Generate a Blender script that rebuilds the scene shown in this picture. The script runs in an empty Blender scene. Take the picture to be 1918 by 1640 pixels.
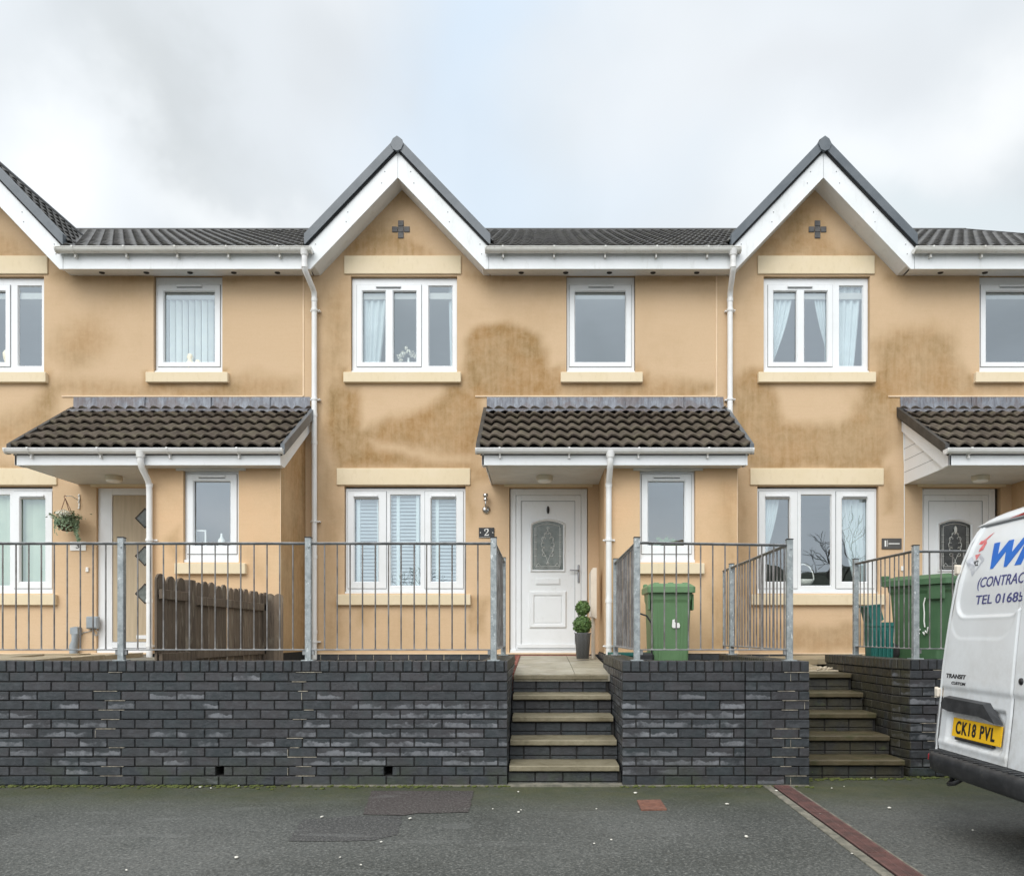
import bpy, math, random
import numpy as np
from mathutils import Vector, Matrix, noise as mnoise
R = math.radians
random.seed(7)
rng = np.random.default_rng(11)
S = bpy.context.scene
COL = S.collection

# ------------------------------------------------------------------ camera
EYE = 1.213
cam = bpy.data.objects.new('camera', bpy.data.cameras.new('camera'))
COL.objects.link(cam)
cam.location = (0, 0, EYE)
cam.rotation_euler = (R(90), 0, 0)
cam.data.sensor_width = 36.0
cam.data.lens = 1500.0 / 1918.0 * 36.0
cam.data.shift_x = -(1012 - 959) / 1918.0
cam.data.shift_y = (1188 - 820) / 1918.0
cam.data.clip_start = 0.05
cam.data.clip_end = 2000
S.camera = cam

# ------------------------------------------------------------------ view
S.view_settings.view_transform = 'Standard'
S.view_settings.look = 'None'
S.view_settings.exposure = 0.12
S.view_settings.gamma = 1.0
S.view_settings.use_curve_mapping = False

# ------------------------------------------------------------------ world
W = bpy.data.worlds.new('World'); S.world = W; W.use_nodes = True
nt = W.node_tree; nt.nodes.clear()
def N(t, **k):
    n = nt.nodes.new(t)
    for a, b in k.items(): setattr(n, a, b)
    return n
def L(a, b): nt.links.new(a, b)
def math_(op, a, b=None, c=None, clamp=False):
    n = N('ShaderNodeMath', operation=op); n.use_clamp = clamp
    for i, v in enumerate((a, b, c)):
        if v is None: continue
        if isinstance(v, (int, float)): n.inputs[i].default_value = v
        else: L(v, n.inputs[i])
    return n.outputs[0]
def ramp_(fac, stops, interp='EASE'):
    n = N('ShaderNodeValToRGB'); n.color_ramp.interpolation = interp
    e = n.color_ramp.elements
    while len(e) > 1: e.remove(e[-1])
    e[0].position = stops[0][0]; e[0].color = (*stops[0][1], 1)
    for p, c in stops[1:]:
        q = e.new(p); q.color = (*c, 1)
    L(fac, n.inputs[0]); return n.outputs[0]
SUN_EL, SUN_AZ = 42.0, 200.0      # azimuth clockwise from +Y: behind the camera, a little to the left
sky = N('ShaderNodeTexSky', sky_type='NISHITA', sun_disc=False)
sky.sun_elevation = R(SUN_EL); sky.sun_rotation = R(SUN_AZ)
geo = N('ShaderNodeTexCoord'); sep = N('ShaderNodeSeparateXYZ'); L(geo.outputs['Generated'], sep.inputs[0])
dx_, dy_, dz_ = sep.outputs
den = math_('ADD', math_('MAXIMUM', dz_, 0.0), 0.42)
cu = math_('DIVIDE', dx_, den); cv = math_('DIVIDE', dy_, den)
cmb = N('ShaderNodeCombineXYZ'); L(cu, cmb.inputs[0]); L(cv, cmb.inputs[1]); cmb.inputs[2].default_value = 3.7
mp = N('ShaderNodeMapping'); L(cmb.outputs[0], mp.inputs[0]); mp.inputs['Rotation'].default_value = (0, 0, R(35)); mp.inputs['Scale'].default_value = (1.0, 0.5, 1)
n1 = N('ShaderNodeTexNoise'); n1.inputs['Scale'].default_value = 1.7; n1.inputs['Detail'].default_value = 5; n1.inputs['Roughness'].default_value = 0.45; n1.inputs['Distortion'].default_value = .5; L(mp.outputs[0], n1.inputs[0])
n2 = N('ShaderNodeTexNoise'); n2.inputs['Scale'].default_value = 3.2; n2.inputs['Detail'].default_value = 4; n2.inputs['Roughness'].default_value = .45; L(cmb.outputs[0], n2.inputs[0])
# cloud shade: white crests, grey bellies (values are radiance before the 0.1 strength)
cl = ramp_(math_('ADD', math_('MULTIPLY', n1.outputs[0], .75), math_('MULTIPLY', n2.outputs[0], .25)),
           [(0.36, (5.9, 6.3, 6.5)), (0.45, (6.8, 7.2, 7.5)), (0.54, (7.5, 7.95, 8.35)), (0.66, (8.6, 8.85, 9.1))])
# thin blue opening in front, right of the gable
def sq(v): return math_('MULTIPLY', v, v)
ux = math_('DIVIDE', dx_, math_('MAXIMUM', dy_, .05)); uz = math_('DIVIDE', dz_, math_('MAXIMUM', dy_, .05))
d2 = math_('ADD', sq(math_('DIVIDE', math_('SUBTRACT', math_('SUBTRACT', ux, math_('MULTIPLY', math_('SUBTRACT', uz, .6), .08)), -.06), .15)), sq(math_('DIVIDE', math_('SUBTRACT', uz, .72), .45)))
front = math_('GREATER_THAN', dy_, 0.0)
wn = N('ShaderNodeTexNoise'); wn.inputs['Scale'].default_value = 2.6; wn.inputs['Detail'].default_value = 6; wn.inputs['Roughness'].default_value = .55; L(geo.outputs['Generated'], wn.inputs[0])
ws = N('ShaderNodeSeparateColor'); L(wn.outputs['Color'], ws.inputs[0])
wx = math_('MULTIPLY_ADD', ws.outputs[0], .42, math_('ADD', ux, -.21)); wz = math_('MULTIPLY_ADD', ws.outputs[1], .42, math_('ADD', uz, -.21))
cur = cl
# individual cloud masses: centre direction, radii, tilt, radiance, weight
for (cx, cz, rx, rz, rot, colr, amt) in ((-.06, .72, .11, .34, -8, (4.5, 5.5, 6.6), .75), (.02, .56, .22, .12, 10, (5.2, 5.95, 6.7), .6),
        (-.47, .70, .24, .05, -42, (4.15, 4.4, 4.5), .85), (-.24, .72, .16, .09, -20, (4.6, 4.8, 4.95), .6), (-.33, .53, .2, .04, -35, (6.9, 7.1, 7.2), .7), (-.62, .62, .1, .12, 0, (7.0, 7.2, 7.3), .9),
        (-.6, .78, .1, .05, 20, (4.7, 5.0, 5.2), .6), (.22, .70, .2, .12, 0, (6.0, 6.25, 6.5), .6), (.40, .58, .16, .07, 30, (6.8, 7.0, 7.1), .6), (.56, .66, .1, .06, 60, (7.0, 7.1, 7.1), .6), (.50, .50, .16, .05, -10, (4.9, 5.5, 5.7), .6), (.36, .72, .14, .05, 15, (5.1, 5.3, 5.5), .5)):
    ca, sa = math.cos(R(rot)), math.sin(R(rot)); ax = math_('SUBTRACT', wx, cx); az = math_('SUBTRACT', wz, cz)
    u_ = math_('DIVIDE', math_('ADD', math_('MULTIPLY', ax, ca), math_('MULTIPLY', az, sa)), rx); v_ = math_('DIVIDE', math_('SUBTRACT', math_('MULTIPLY', az, ca), math_('MULTIPLY', ax, sa)), rz)
    g_ = math_('MULTIPLY', math_('POWER', 2.718, math_('MULTIPLY', math_('ADD', sq(u_), sq(v_)), -1.0)), math_('MULTIPLY', front, amt))
    mxb = N('ShaderNodeMix', data_type='RGBA'); L(g_, mxb.inputs['Factor']); L(cur, mxb.inputs['A']); mxb.inputs['B'].default_value = (colr[0] * 1.34, colr[1] * 1.34, colr[2] * 1.34, 1); cur = mxb.outputs['Result']
# the cloud deck is lit strongest round the hidden sun, behind the camera
sd = Vector((math.sin(R(SUN_AZ)) * math.cos(R(SUN_EL)), math.cos(R(SUN_AZ)) * math.cos(R(SUN_EL)), math.sin(R(SUN_EL))))
dt = N('ShaderNodeVectorMath', operation='DOT_PRODUCT'); L(geo.outputs['Generated'], dt.inputs[0]); dt.inputs[1].default_value = sd
boost_v = math_('MULTIPLY_ADD', math_('POWER', math_('MAXIMUM', dt.outputs['Value'], 0.0), 1.3), 1.4, 1.12)
bc = N('ShaderNodeCombineColor'); L(boost_v, bc.inputs[0]); L(boost_v, bc.inputs[1]); L(boost_v, bc.inputs[2]); boost = bc.outputs[0]
mb = N('ShaderNodeMix', data_type='RGBA', blend_type='MULTIPLY'); mb.inputs['Factor'].default_value = 1; L(mxb.outputs['Result'], mb.inputs['A']); L(boost, mb.inputs['B'])
ms = N('ShaderNodeMix', data_type='RGBA'); ms.inputs['Factor'].default_value = .93; L(sky.outputs[0], ms.inputs['A']); L(mb.outputs['Result'], ms.inputs['B'])
bg = N('ShaderNodeBackground'); bg.inputs['Strength'].default_value = 0.1; L(ms.outputs['Result'], bg.inputs[0])
wo = N('ShaderNodeOutputWorld'); L(bg.outputs[0], wo.inputs[0])

sun = bpy.data.objects.new('sun', bpy.data.lights.new('sun', 'SUN')); COL.objects.link(sun)
sun.data.energy = 1.5; sun.data.angle = R(40); sun.data.color = (1.0, .97, .92)
sun.rotation_euler = (-sd).to_track_quat('-Z', 'Y').to_euler()
sun.location = (-5, -15, 20)

# ================================================================== materials
MATS = {}
def newmat(name):
    m = bpy.data.materials.new(name); m.use_nodes = True
    return m
class MatB:
    def __init__(s, name):
        s.m = newmat(name); s.t = s.m.node_tree; s.b = s.t.nodes['Principled BSDF']; MATS[name] = s.m
        s.tc = s.t.nodes.new('ShaderNodeTexCoord')
        s.co = s.t.nodes.new('ShaderNodeNewGeometry').outputs['Position']
    def n(s, t, **k):
        x = s.t.nodes.new(t)
        for a, b in k.items(): setattr(x, a, b)
        return x
    def l(s, a, b): s.t.links.new(a, b)
    def setin(s, sock, v):
        if isinstance(v, (int, float)): sock.default_value = v
        elif isinstance(v, (tuple, list)): sock.default_value = (*v, 1) if (len(v) == 3 and sock.type == 'RGBA') else v
        else: s.l(v, sock)
    def map(s, scale=(1, 1, 1), src=None):
        x = s.n('ShaderNodeMapping'); s.l(src or s.co, x.inputs[0]); x.inputs['Scale'].default_value = scale; return x.outputs[0]
    def noise(s, scale, detail=4, rough=.55, vec=None, dist=0):
        x = s.n('ShaderNodeTexNoise'); s.l(vec or s.co, x.inputs[0]); x.inputs['Scale'].default_value = scale
        x.inputs['Detail'].default_value = detail; x.inputs['Roughness'].default_value = rough; x.inputs['Distortion'].default_value = dist
        return x.outputs[0]
    def math(s, op, a, b=None, c=None, clamp=False):
        x = s.n('ShaderNodeMath', operation=op); x.use_clamp = clamp
        for i, v in enumerate((a, b, c)):
            if v is not None: s.setin(x.inputs[i], v)
        return x.outputs[0]
    def ss(s, v, a, b, lo=0., hi=1.):
        x = s.n('ShaderNodeMapRange', interpolation_type='SMOOTHSTEP'); s.l(v, x.inputs[0])
        x.inputs[1].default_value = a; x.inputs[2].default_value = b; x.inputs[3].default_value = lo; x.inputs[4].default_value = hi
        return x.outputs[0]
    def mix(s, f, a, b, blend='MIX'):
        x = s.n('ShaderNodeMix', data_type='RGBA', blend_type=blend)
        s.setin(x.inputs['Factor'], f); s.setin(x.inputs['A'], a); s.setin(x.inputs['B'], b); return x.outputs['Result']
    def attr(s, name, out='Fac'):
        x = s.n('ShaderNodeAttribute'); x.attribute_name = name; return x.outputs[out]
    def bump(s, h, st=.5, dist=.01):
        x = s.n('ShaderNodeBump'); x.inputs['Strength'].default_value = st; x.inputs['Distance'].default_value = dist
        s.l(h, x.inputs['Height']); s.l(x.outputs[0], s.b.inputs['Normal'])
    def sepz(s):
        x = s.n('ShaderNodeSeparateXYZ'); s.l(s.co, x.inputs[0]); return x.outputs
    def fin(s, col=None, rough=None, metal=None, spec=None):
        if col is not None: s.setin(s.b.inputs['Base Color'], col)
        if rough is not None: s.setin(s.b.inputs['Roughness'], rough)
        if metal is not None: s.setin(s.b.inputs['Metallic'], metal)
        if spec is not None: s.b.inputs['Specular IOR Level'].default_value = spec
        return s.m
def simple(name, c1, c2, scale=8, rough=.5, bump=0, bscale=60, metal=0, stretch=(1, 1, 1), spec=.5, lo=.35, hi=.65, bdist=.004):
    m = MatB(name); v = m.map(stretch)
    col = m.mix(m.ss(m.noise(scale, 5, .6, v), lo, hi), c1, c2)
    if bump: m.bump(m.noise(bscale, 4, .6), bump, bdist)
    return m.fin(col, rough, metal, spec)

# render (painted roughcast) with algae stains stored as a mesh attribute
def render_mat(name, base, base2):
    m = MatB(name)
    big = m.noise(1.3, 5, .6); st = m.math('ADD', m.attr('stain'), m.ss(m.noise(.8, 5, .65), .46, .72, 0, .22))
    streak = m.noise(4, 5, .65, m.map((5.5, 5.5, .55)))
    fine = m.noise(90, 3, .7); lines = m.noise(12, 4, .7, m.map((.25, 1, 3.0)))
    mott = m.noise(9, 6, .72, None, .4)
    c = m.mix(m.ss(big, .35, .65), base, base2)
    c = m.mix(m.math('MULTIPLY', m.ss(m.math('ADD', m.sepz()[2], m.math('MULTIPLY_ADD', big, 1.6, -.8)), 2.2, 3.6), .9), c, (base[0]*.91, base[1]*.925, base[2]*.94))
    c = m.mix(m.ss(lines, .45, .8, 0, .22), c, (base[0]*.8, base[1]*.76, base[2]*.7))
    c = m.mix(m.ss(fine, .3, .75, 0, .22), c, (base[0]*.74, base[1]*.7, base[2]*.66))
    f = m.math('MULTIPLY', st, m.math('MULTIPLY_ADD', m.ss(streak, .3, .7), .22, m.math('MULTIPLY_ADD', m.ss(mott, .32, .68), .3, .6)), None, True)
    c = m.mix(f, c, m.mix(m.ss(m.noise(2.2, 5, .6), .35, .65), (.34, .195, .075), (.31, .2, .09)))
    gr = m.math('MULTIPLY', m.math('MULTIPLY', m.ss(st, .45, 1.0), m.ss(streak, .52, .75)), m.ss(mott, .45, .66, 0, .3))
    c = m.mix(gr, c, (.13, .105, .06))
    sp = m.ss(m.noise(38, 2, .5), .74, .8, 0, .35)
    c = m.mix(sp, c, (.16, .12, .08))
    h = m.math('ADD', m.noise(150, 3, .7), m.math('MULTIPLY', m.noise(40, 3, .6), .6))
    m.bump(h, .5, .004)
    return m.fin(c, .92, 0, .25)
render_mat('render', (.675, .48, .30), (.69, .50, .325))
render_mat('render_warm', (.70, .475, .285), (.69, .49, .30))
def cream(name, a, b):
    m = MatB(name)
    c = m.mix(m.ss(m.noise(3, 5, .6), .35, .65), a, b)
    c = m.mix(m.ss(m.noise(16, 5, .7, m.map((1.5, 1.5, .6))), .5, .78, 0, .3), c, (a[0]*.75, a[1]*.71, a[2]*.62))
    m.bump(m.noise(120, 3, .6), .25, .003)
    m.fin(c, .8, 0, .3)
cream('cream', (.72, .60, .41), (.74, .62, .44))
simple('bead', (.78, .6, .4), (.7, .52, .35), 5, .7)
def upvc():
    m = MatB('upvc')
    c = m.mix(m.ss(m.noise(2.5, 5, .6), .35, .7), (.80, .81, .82), (.76, .77, .77))
    c = m.mix(m.ss(m.noise(22, 5, .7, m.map((1, 1, .4))), .55, .8, 0, .28), c, (.5, .5, .46))
    m.fin(c, .32)
upvc()
def barge():
    m = MatB('fascia_white')
    c = m.mix(m.ss(m.noise(2, 5, .6), .35, .7), (.78, .79, .80), (.72, .74, .74))
    c = m.mix(m.ss(m.noise(7, 6, .7, m.map((1.6, 1, .5))), .52, .8, 0, .4), c, (.45, .45, .41))
    c = m.mix(m.ss(m.noise(60, 2, .5), .72, .78, 0, .5), c, (.25, .26, .24))
    m.fin(c, .4)
barge()
def gut():
    m = MatB('gutter_plastic')
    c = m.mix(m.ss(m.noise(3, 5, .6), .35, .7), (.73, .72, .68), (.66, .64, .59))
    c = m.mix(m.ss(m.noise(18, 6, .75), .5, .78, 0, .5), c, (.36, .34, .28))
    m.fin(c, .35)
gut()
simple('pipe_white', (.80, .79, .78), (.74, .73, .70), 4, .3)
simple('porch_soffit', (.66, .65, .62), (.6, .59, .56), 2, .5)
simple('cloak_grey', (.085, .1, .115), (.115, .13, .145), 5, .38, .15)
simple('cloak_dark', (.03, .03, .03), (.055, .052, .048), 7, .5, .2)
simple('dark', (.012, .012, .013), (.02, .02, .02), 5, .8)
simple('black_plastic', (.014, .014, .015), (.024, .024, .025), 20, .42)
simple('seal', (.2, .21, .22), (.26, .27, .28), 20, .6)
simple('cross_tile', (.075, .072, .072), (.115, .11, .108), 14, .6, .2)
# lead flashing
m = MatB('lead')
c = m.mix(m.ss(m.noise(5, 6, .7, m.map((3, 1, .8))), .35, .65), (.13, .135, .155), (.22, .235, .265))
c = m.mix(m.ss(m.noise(9, 5, .7, m.map((4, 1, .4))), .52, .66, 0, .9), c, (.115, .095, .095))
c = m.mix(m.ss(m.noise(14, 5, .7, m.map((3, 1, .4))), .6, .7, 0, .55), c, (.38, .4, .44)); c = m.mix(m.ss(m.noise(2.4, 4, .7), .5, .62, 0, .5), c, (.12, .085, .075))
m.bump(m.noise(9, 5, .6, m.map((3, 1, .6))), .8, .02); m.fin(c, .5, .25)
# roof tiles
def tile_mat(name, a, b, lich, amt, rough=.75):
    m = MatB(name); r = m.attr('rnd')
    c = m.mix(r, a, b)
    c = m.mix(m.ss(m.noise(7, 6, .7), .42, .68, 0, amt), c, lich)
    c = m.mix(m.ss(m.noise(45, 4, .7), .6, .72, 0, .65), c, (lich[0]*2.0, lich[1]*1.95, lich[2]*1.8))
    c = m.mix(m.ss(m.noise(3, 4, .6), .5, .8, 0, .5), c, (a[0]*.5, a[1]*.5, a[2]*.5))
    m.bump(m.noise(90, 4, .7), .6, .006); m.fin(c, rough, 0, .35)
tile_mat('porch_tiles', (.056, .042, .032), (.098, .077, .06), (.12, .104, .068), .75)
tile_mat('roof_tiles', (.05, .047, .045), (.10, .094, .09), (.105, .1, .08), .6, .42)
# engineering brick
def brick_mat(name, a, b, moss=False):
    m = MatB(name); r = m.attr('rnd'); lc = m.n('ShaderNodeAttribute'); lc.attribute_name = 'loc'
    sx = m.n('ShaderNodeSeparateXYZ'); m.l(lc.outputs['Vector'], sx.inputs[0]); ef = sx.outputs[2]
    c = m.mix(m.ss(r, .1, .9), a, b)
    c = m.mix(m.ss(m.noise(16, 5, .7), .4, .7, 0, .6), c, (.062, .066, .074)); c = m.mix(m.ss(m.noise(5, 5, .7), .4, .62, 0, .6), c, (.022, .023, .026))
    c = m.mix(m.ss(m.noise(70, 4, .7), .55, .8, 0, .35), c, (.03, .03, .032))
    c = m.mix(m.math('MULTIPLY', m.ss(m.noise(6, 4, .6), .5, .7, 0, .5), .8), c, (.036, .05, .052))
    # efflorescence: a pale scum that gathers in the lower half of some bricks
    wob = m.noise(9, 4, .6, m.map((1, 1, 1)))
    edge = m.math('ADD', sx.outputs[1], m.math('MULTIPLY_ADD', wob, 1.5, -.75))
    f = m.math('MULTIPLY', m.math('MULTIPLY', m.math('MULTIPLY', m.ss(edge, .5, .64, 1, 0), m.ss(sx.outputs[1], .06, .18)), m.ss(m.noise(3.4, 4, .7), .38, .55)), ef, None, True)
    f = m.math('MULTIPLY', f, m.ss(m.noise(24, 4, .65), .3, .55, .45, 1))
    c = m.mix(m.math('MULTIPLY', f, .95), c, (.19, .195, .21))
    if moss:
        mo = m.ss(m.noise(4, 5, .7), .36, .6)
        c = m.mix(m.math('MULTIPLY', mo, .75), c, (.05, .044, .022))
        c = m.mix(m.ss(m.noise(7, 5, .7), .6, .72, 0, .6), c, (.06, .075, .02))
    z = m.sepz()[2]
    c = m.mix(m.math('MULTIPLY', m.ss(z, 0.0, .28, 1, 0), m.ss(m.noise(3.5, 5, .6), .45, .65, 0, .7)), c, (.04, .05, .03))
    m.bump(m.math('ADD', m.noise(38, 5, .7), m.math('MULTIPLY', m.noise(200, 2, .6), .4)), .8, .007)
    m.fin(c, m.ss(m.noise(12, 4, .6), .3, .7, .34, .6), 0, .5)
brick_mat('brick_blue', (.040, .037, .040), (.020, .027, .031))
brick_mat('brick_mossy', (.04, .035, .028), (.026, .025, .021), True)
simple('mortar_dark', (.012, .0115, .011), (.024, .023, .021), 18, .95, .4)
simple('lime', (.46, .41, .32), (.2, .18, .15), 26, .9)
# sandstone steps
def stone(name, a, b, dirt, amt):
    m = MatB(name); r = m.attr('rnd')
    c = m.mix(m.ss(m.noise(2.5, 6, .65, m.map((1, 1.5, 1))), .35, .65), a, b)
    c = m.mix(m.ss(m.noise(26, 5, .75), .45, .72, 0, .5), c, (a[0]*.62, a[1]*.6, a[2]*.52))
    c = m.mix(m.ss(m.noise(5, 6, .7, None, .6), .46, .68, 0, amt), c, dirt)
    c = m.mix(m.math('MULTIPLY', r, .6), c, (a[0]*.6, a[1]*.58, a[2]*.5))
    m.bump(m.noise(50, 5, .7), .6, .005); m.fin(c, m.ss(m.noise(4, 4, .6), .3, .7, .35, .75), 0, .45)
stone('sandstone', (.27, .235, .16), (.20, .172, .112), (.10, .08, .04), .55)
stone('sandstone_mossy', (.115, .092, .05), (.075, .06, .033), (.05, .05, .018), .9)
stone('landing_stone', (.47, .43, .34), (.38, .35, .27), (.24, .19, .12), .5)
stone('patio_stone', (.44, .36, .25), (.32, .26, .17), (.13, .12, .06), .5)
simple('red_brick', (.22, .07, .05), (.3, .12, .09), 20, .8, .3)
# tarmac
def tarmac(name, a, b, moss=True, red=0):
    m = MatB(name)
    sp = m.noise(56, 3, .9); big = m.noise(.55, 5, .6); med = m.noise(2.2, 6, .65)
    c = m.mix(m.ss(big, .38, .62), a, b)
    c = m.mix(m.ss(med, .42, .75, 0, .45), c, (a[0]*.6, a[1]*.63, a[2]*.58))
    c = m.mix(m.ss(sp, .52, .66, 0, .8), c, (.24, .236, .215))
    c = m.mix(m.ss(sp, .34, .47, .85, 0), c, (.022, .022, .021))
    vo = m.n('ShaderNodeTexVoronoi'); m.l(m.co, vo.inputs[0]); vo.inputs['Scale'].default_value = 46
    c = m.mix(m.ss(vo.outputs['Distance'], .08, .16, .55, 0), c, (.27, .265, .245))
    vo2 = m.n('ShaderNodeTexVoronoi'); m.l(m.co, vo2.inputs[0]); vo2.inputs['Scale'].default_value = 9
    c = m.mix(m.math('MULTIPLY', m.ss(vo2.outputs['Distance'], .015, .03, 1, 0), .35), c, (.42, .4, .35))
    # dried tyre smears
    sm = m.noise(1.4, 3, .5, m.map((.6, 3.2, 1)), 1.2)
    c = m.mix(m.ss(sm, .62, .68, 0, .22), c, (.2, .2, .19))
    if moss:
        y = m.sepz()[1]
        near = m.ss(y, 5.2, 6.3)
        mo = m.math('MULTIPLY', m.math('MULTIPLY', near, near), m.ss(m.noise(1.7, 6, .7), .25, .6, .25, 1))
        mo = m.math('MULTIPLY', mo, m.ss(m.noise(40, 4, .8), .3, .6, .4, 1))
        c = m.mix(mo, c, m.mix(m.ss(m.noise(5, 4, .6), .35, .65), (.055, .07, .018), (.095, .095, .03)))
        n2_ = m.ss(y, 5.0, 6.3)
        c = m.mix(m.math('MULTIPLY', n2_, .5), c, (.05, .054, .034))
    m.bump(m.math('ADD', sp, m.math('MULTIPLY', vo.outputs['Distance'], -.6)), .8, .008)
    m.fin(c, m.ss(med, .3, .7, .5, .78), 0, .45)
tarmac('tarmac', (.060, .063, .056), (.105, .107, .098))
tarmac('tarmac_red', (.066, .052, .048), (.06, .048, .045), False)
tarmac('tarmac_dark', (.056, .055, .053), (.064, .062, .06), False)
simple('concrete', (.23, .21, .165), (.12, .115, .09), 12, .9, .5)
simple('drain_red', (.15, .072, .062), (.09, .05, .044), 9, .6, .4)
simple('drain_dark', (.03, .02, .018), (.05, .03, .028), 9, .9)
simple('rust', (.22, .1, .065), (.14, .062, .042), 25, .8, .5)
simple('pebble', (.78, .74, .66), (.6, .57, .5), 30, .7)
# galvanised steel
m = MatB('galvanised')
c = m.mix(m.ss(m.noise(14, 6, .75), .36, .62), (.235, .26, .262), (.37, .395, .4))
c = m.mix(m.ss(m.noise(34, 5, .8, m.map((1, 1, .5))), .56, .66, 0, .9), c, (.66, .68, .68))
c = m.mix(m.ss(m.noise(5, 4, .7), .6, .8, 0, .5), c, (.17, .165, .155))
m.fin(c, .52, .35)
simple('rail_steel', (.19, .19, .19), (.31, .315, .315), 10, .45, 0, 60, .4)
simple('bar_steel', (.13, .118, .11), (.25, .238, .228), 7, .5, 0, 60, .3)
# timber
m = MatB('fence_wood')
r = m.attr('rnd'); g = m.noise(6, 6, .7, m.map((6, 6, .5)), .6)
c = m.mix(r, (.085, .062, .044), (.23, .17, .118)); c = m.mix(m.ss(g, .45, .7, 0, .7), c, (.027, .018, .013))
c = m.mix(m.ss(m.noise(5, 5, .6, m.map((3, 3, .8))), .52, .7, 0, .7), c, (.25, .21, .155))
m.bump(g, .5, .01); m.fin(c, .8)
# glass
def glassmat(name, ior, tint, rough=0.0, bumpy=0):
    m = newmat(name); t = m.node_tree; t.nodes.clear(); MATS[name] = m
    o = t.nodes.new('ShaderNodeOutputMaterial'); mx = t.nodes.new('ShaderNodeMixShader')
    fr = t.nodes.new('ShaderNodeFresnel'); gm = t.nodes.new('ShaderNodeNewGeometry'); mr = t.nodes.new('ShaderNodeMapRange')
    mr.inputs[3].default_value = ior; mr.inputs[4].default_value = 1 / ior; t.links.new(gm.outputs['Backfacing'], mr.inputs[0]); t.links.new(mr.outputs[0], fr.inputs[0])
    tr = t.nodes.new('ShaderNodeBsdfTransparent'); tr.inputs[0].default_value = (*tint, 1)
    gl = t.nodes.new('ShaderNodeBsdfGlossy'); gl.inputs['Roughness'].default_value = rough; gl.inputs[0].default_value = (.86, .94, 1, 1)
    t.links.new(fr.outputs[0], mx.inputs[0]); t.links.new(tr.outputs[0], mx.inputs[1]); t.links.new(gl.outputs[0], mx.inputs[2]); t.links.new(mx.outputs[0], o.inputs[0])
    if bumpy:
        tc = t.nodes.new('ShaderNodeNewGeometry'); nz = t.nodes.new('ShaderNodeTexNoise'); nz.inputs['Scale'].default_value = 2.2
        t.links.new(tc.outputs['Position'], nz.inputs[0]); b = t.nodes.new('ShaderNodeBump'); b.inputs['Strength'].default_value = bumpy; b.inputs['Distance'].default_value = .01
        t.links.new(nz.outputs[0], b.inputs['Height']); t.links.new(b.outputs[0], gl.inputs['Normal'])
    return m
glassmat('glass', 2.75, (.93, .97, .96), 0, .12)
simple('door_glass', (.12, .14, .13), (.2, .22, .205), 12, .12, .5, 40)
simple('door_glass_dark', (.03, .032, .03), (.06, .062, .058), 12, .12, .5, 40)
simple('leading', (.62, .63, .6), (.5, .5, .47), 20, .3, 0, 60, .5)
simple('chrome', (.62, .6, .58), (.5, .48, .46), 5, .12, 0, 60, 1)
simple('handle_metal', (.36, .36, .37), (.3, .3, .31), 5, .3, 0, 60, .9)
simple('interior', (.45, .44, .42), (.5, .49, .47), 1, .9)
simple('blind', (.82, .86, .85), (.74, .79, .77), 3, .8)
simple('blind_green', (.62, .70, .58), (.54, .63, .52), 3, .8)
simple('curtain', (.6, .66, .68), (.52, .58, .6), 3, .9)
simple('slat_grey', (.36, .42, .46), (.42, .48, .52), 3, .5)
simple('shutter_white', (.58, .66, .68), (.62, .7, .72), 3, .5)
simple('door_beige', (.50, .40, .27), (.44, .35, .235), 4, .5, .2, 40, 0, (8, 8, .6))
simple('plaque_black', (.012, .012, .013), (.02, .02, .021), 6, .25)
simple('plaque_grey', (.07, .065, .062), (.09, .085, .08), 6, .5)
simple('letter_white', (.85, .84, .8), (.8, .79, .76), 6, .5)
simple('lamp_cream', (.62, .57, .45), (.56, .52, .42), 12, .4)
# bins
def binmat(name, a, b):
    m = MatB(name)
    c = m.mix(m.ss(m.noise(3, 5, .6), .35, .7), a, b)
    c = m.mix(m.ss(m.noise(30, 5, .75), .55, .75, 0, .3), c, (a[0]*1.6+.03, a[1]*1.4+.02, a[2]*1.6+.03))
    m.bump(m.noise(120, 3, .6), .2, .002); m.fin(c, .45)
binmat('bin_green', (.115, .215, .10), (.13, .235, .115))
binmat('bin_green_dark', (.055, .125, .058), (.07, .145, .07))
binmat('bin_teal', (.012, .12, .1), (.018, .15, .125))
simple('grey_plastic', (.33, .36, .38), (.28, .31, .33), 6, .5)
simple('cream_plastic', (.74, .66, .55), (.68, .6, .5), 6, .5)
m = MatB('wicker_grey'); wv = m.n('ShaderNodeTexWave'); m.l(m.map((9, 9, 22)), wv.inputs[0]); wv.inputs['Scale'].default_value = 2.2; wv.inputs['Distortion'].default_value = 3
m.bump(wv.outputs['Fac'], 1, .02); m.fin(m.mix(wv.outputs['Fac'], (.13, .135, .14), (.3, .3, .305)), .7)
def leafm(name, a, b):
    m = MatB(name); r = m.attr('rnd'); m.fin(m.mix(r, a, b), .55)
leafm('leaf', (.05, .11, .025), (.15, .24, .07))
leafm('leaf_grey', (.1, .17, .09), (.28, .36, .22))
leafm('flower', (.8, .76, .62), (.88, .85, .76))
simple('stem', (.07, .05, .03), (.1, .07, .04), 20, .8)
simple('coir', (.05, .035, .02), (.085, .06, .035), 40, .95, 1, 80)
simple('moss', (.06, .08, .015), (.11, .12, .03), 40, .95, 1, 120)
simple('gravel', (.56, .48, .36), (.4, .34, .25), 60, .9)
simple('hill', (.035, .045, .025), (.07, .075, .045), .3, .95)
simple('bark', (.05, .045, .04), (.08, .07, .06), 10, .9)
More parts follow.
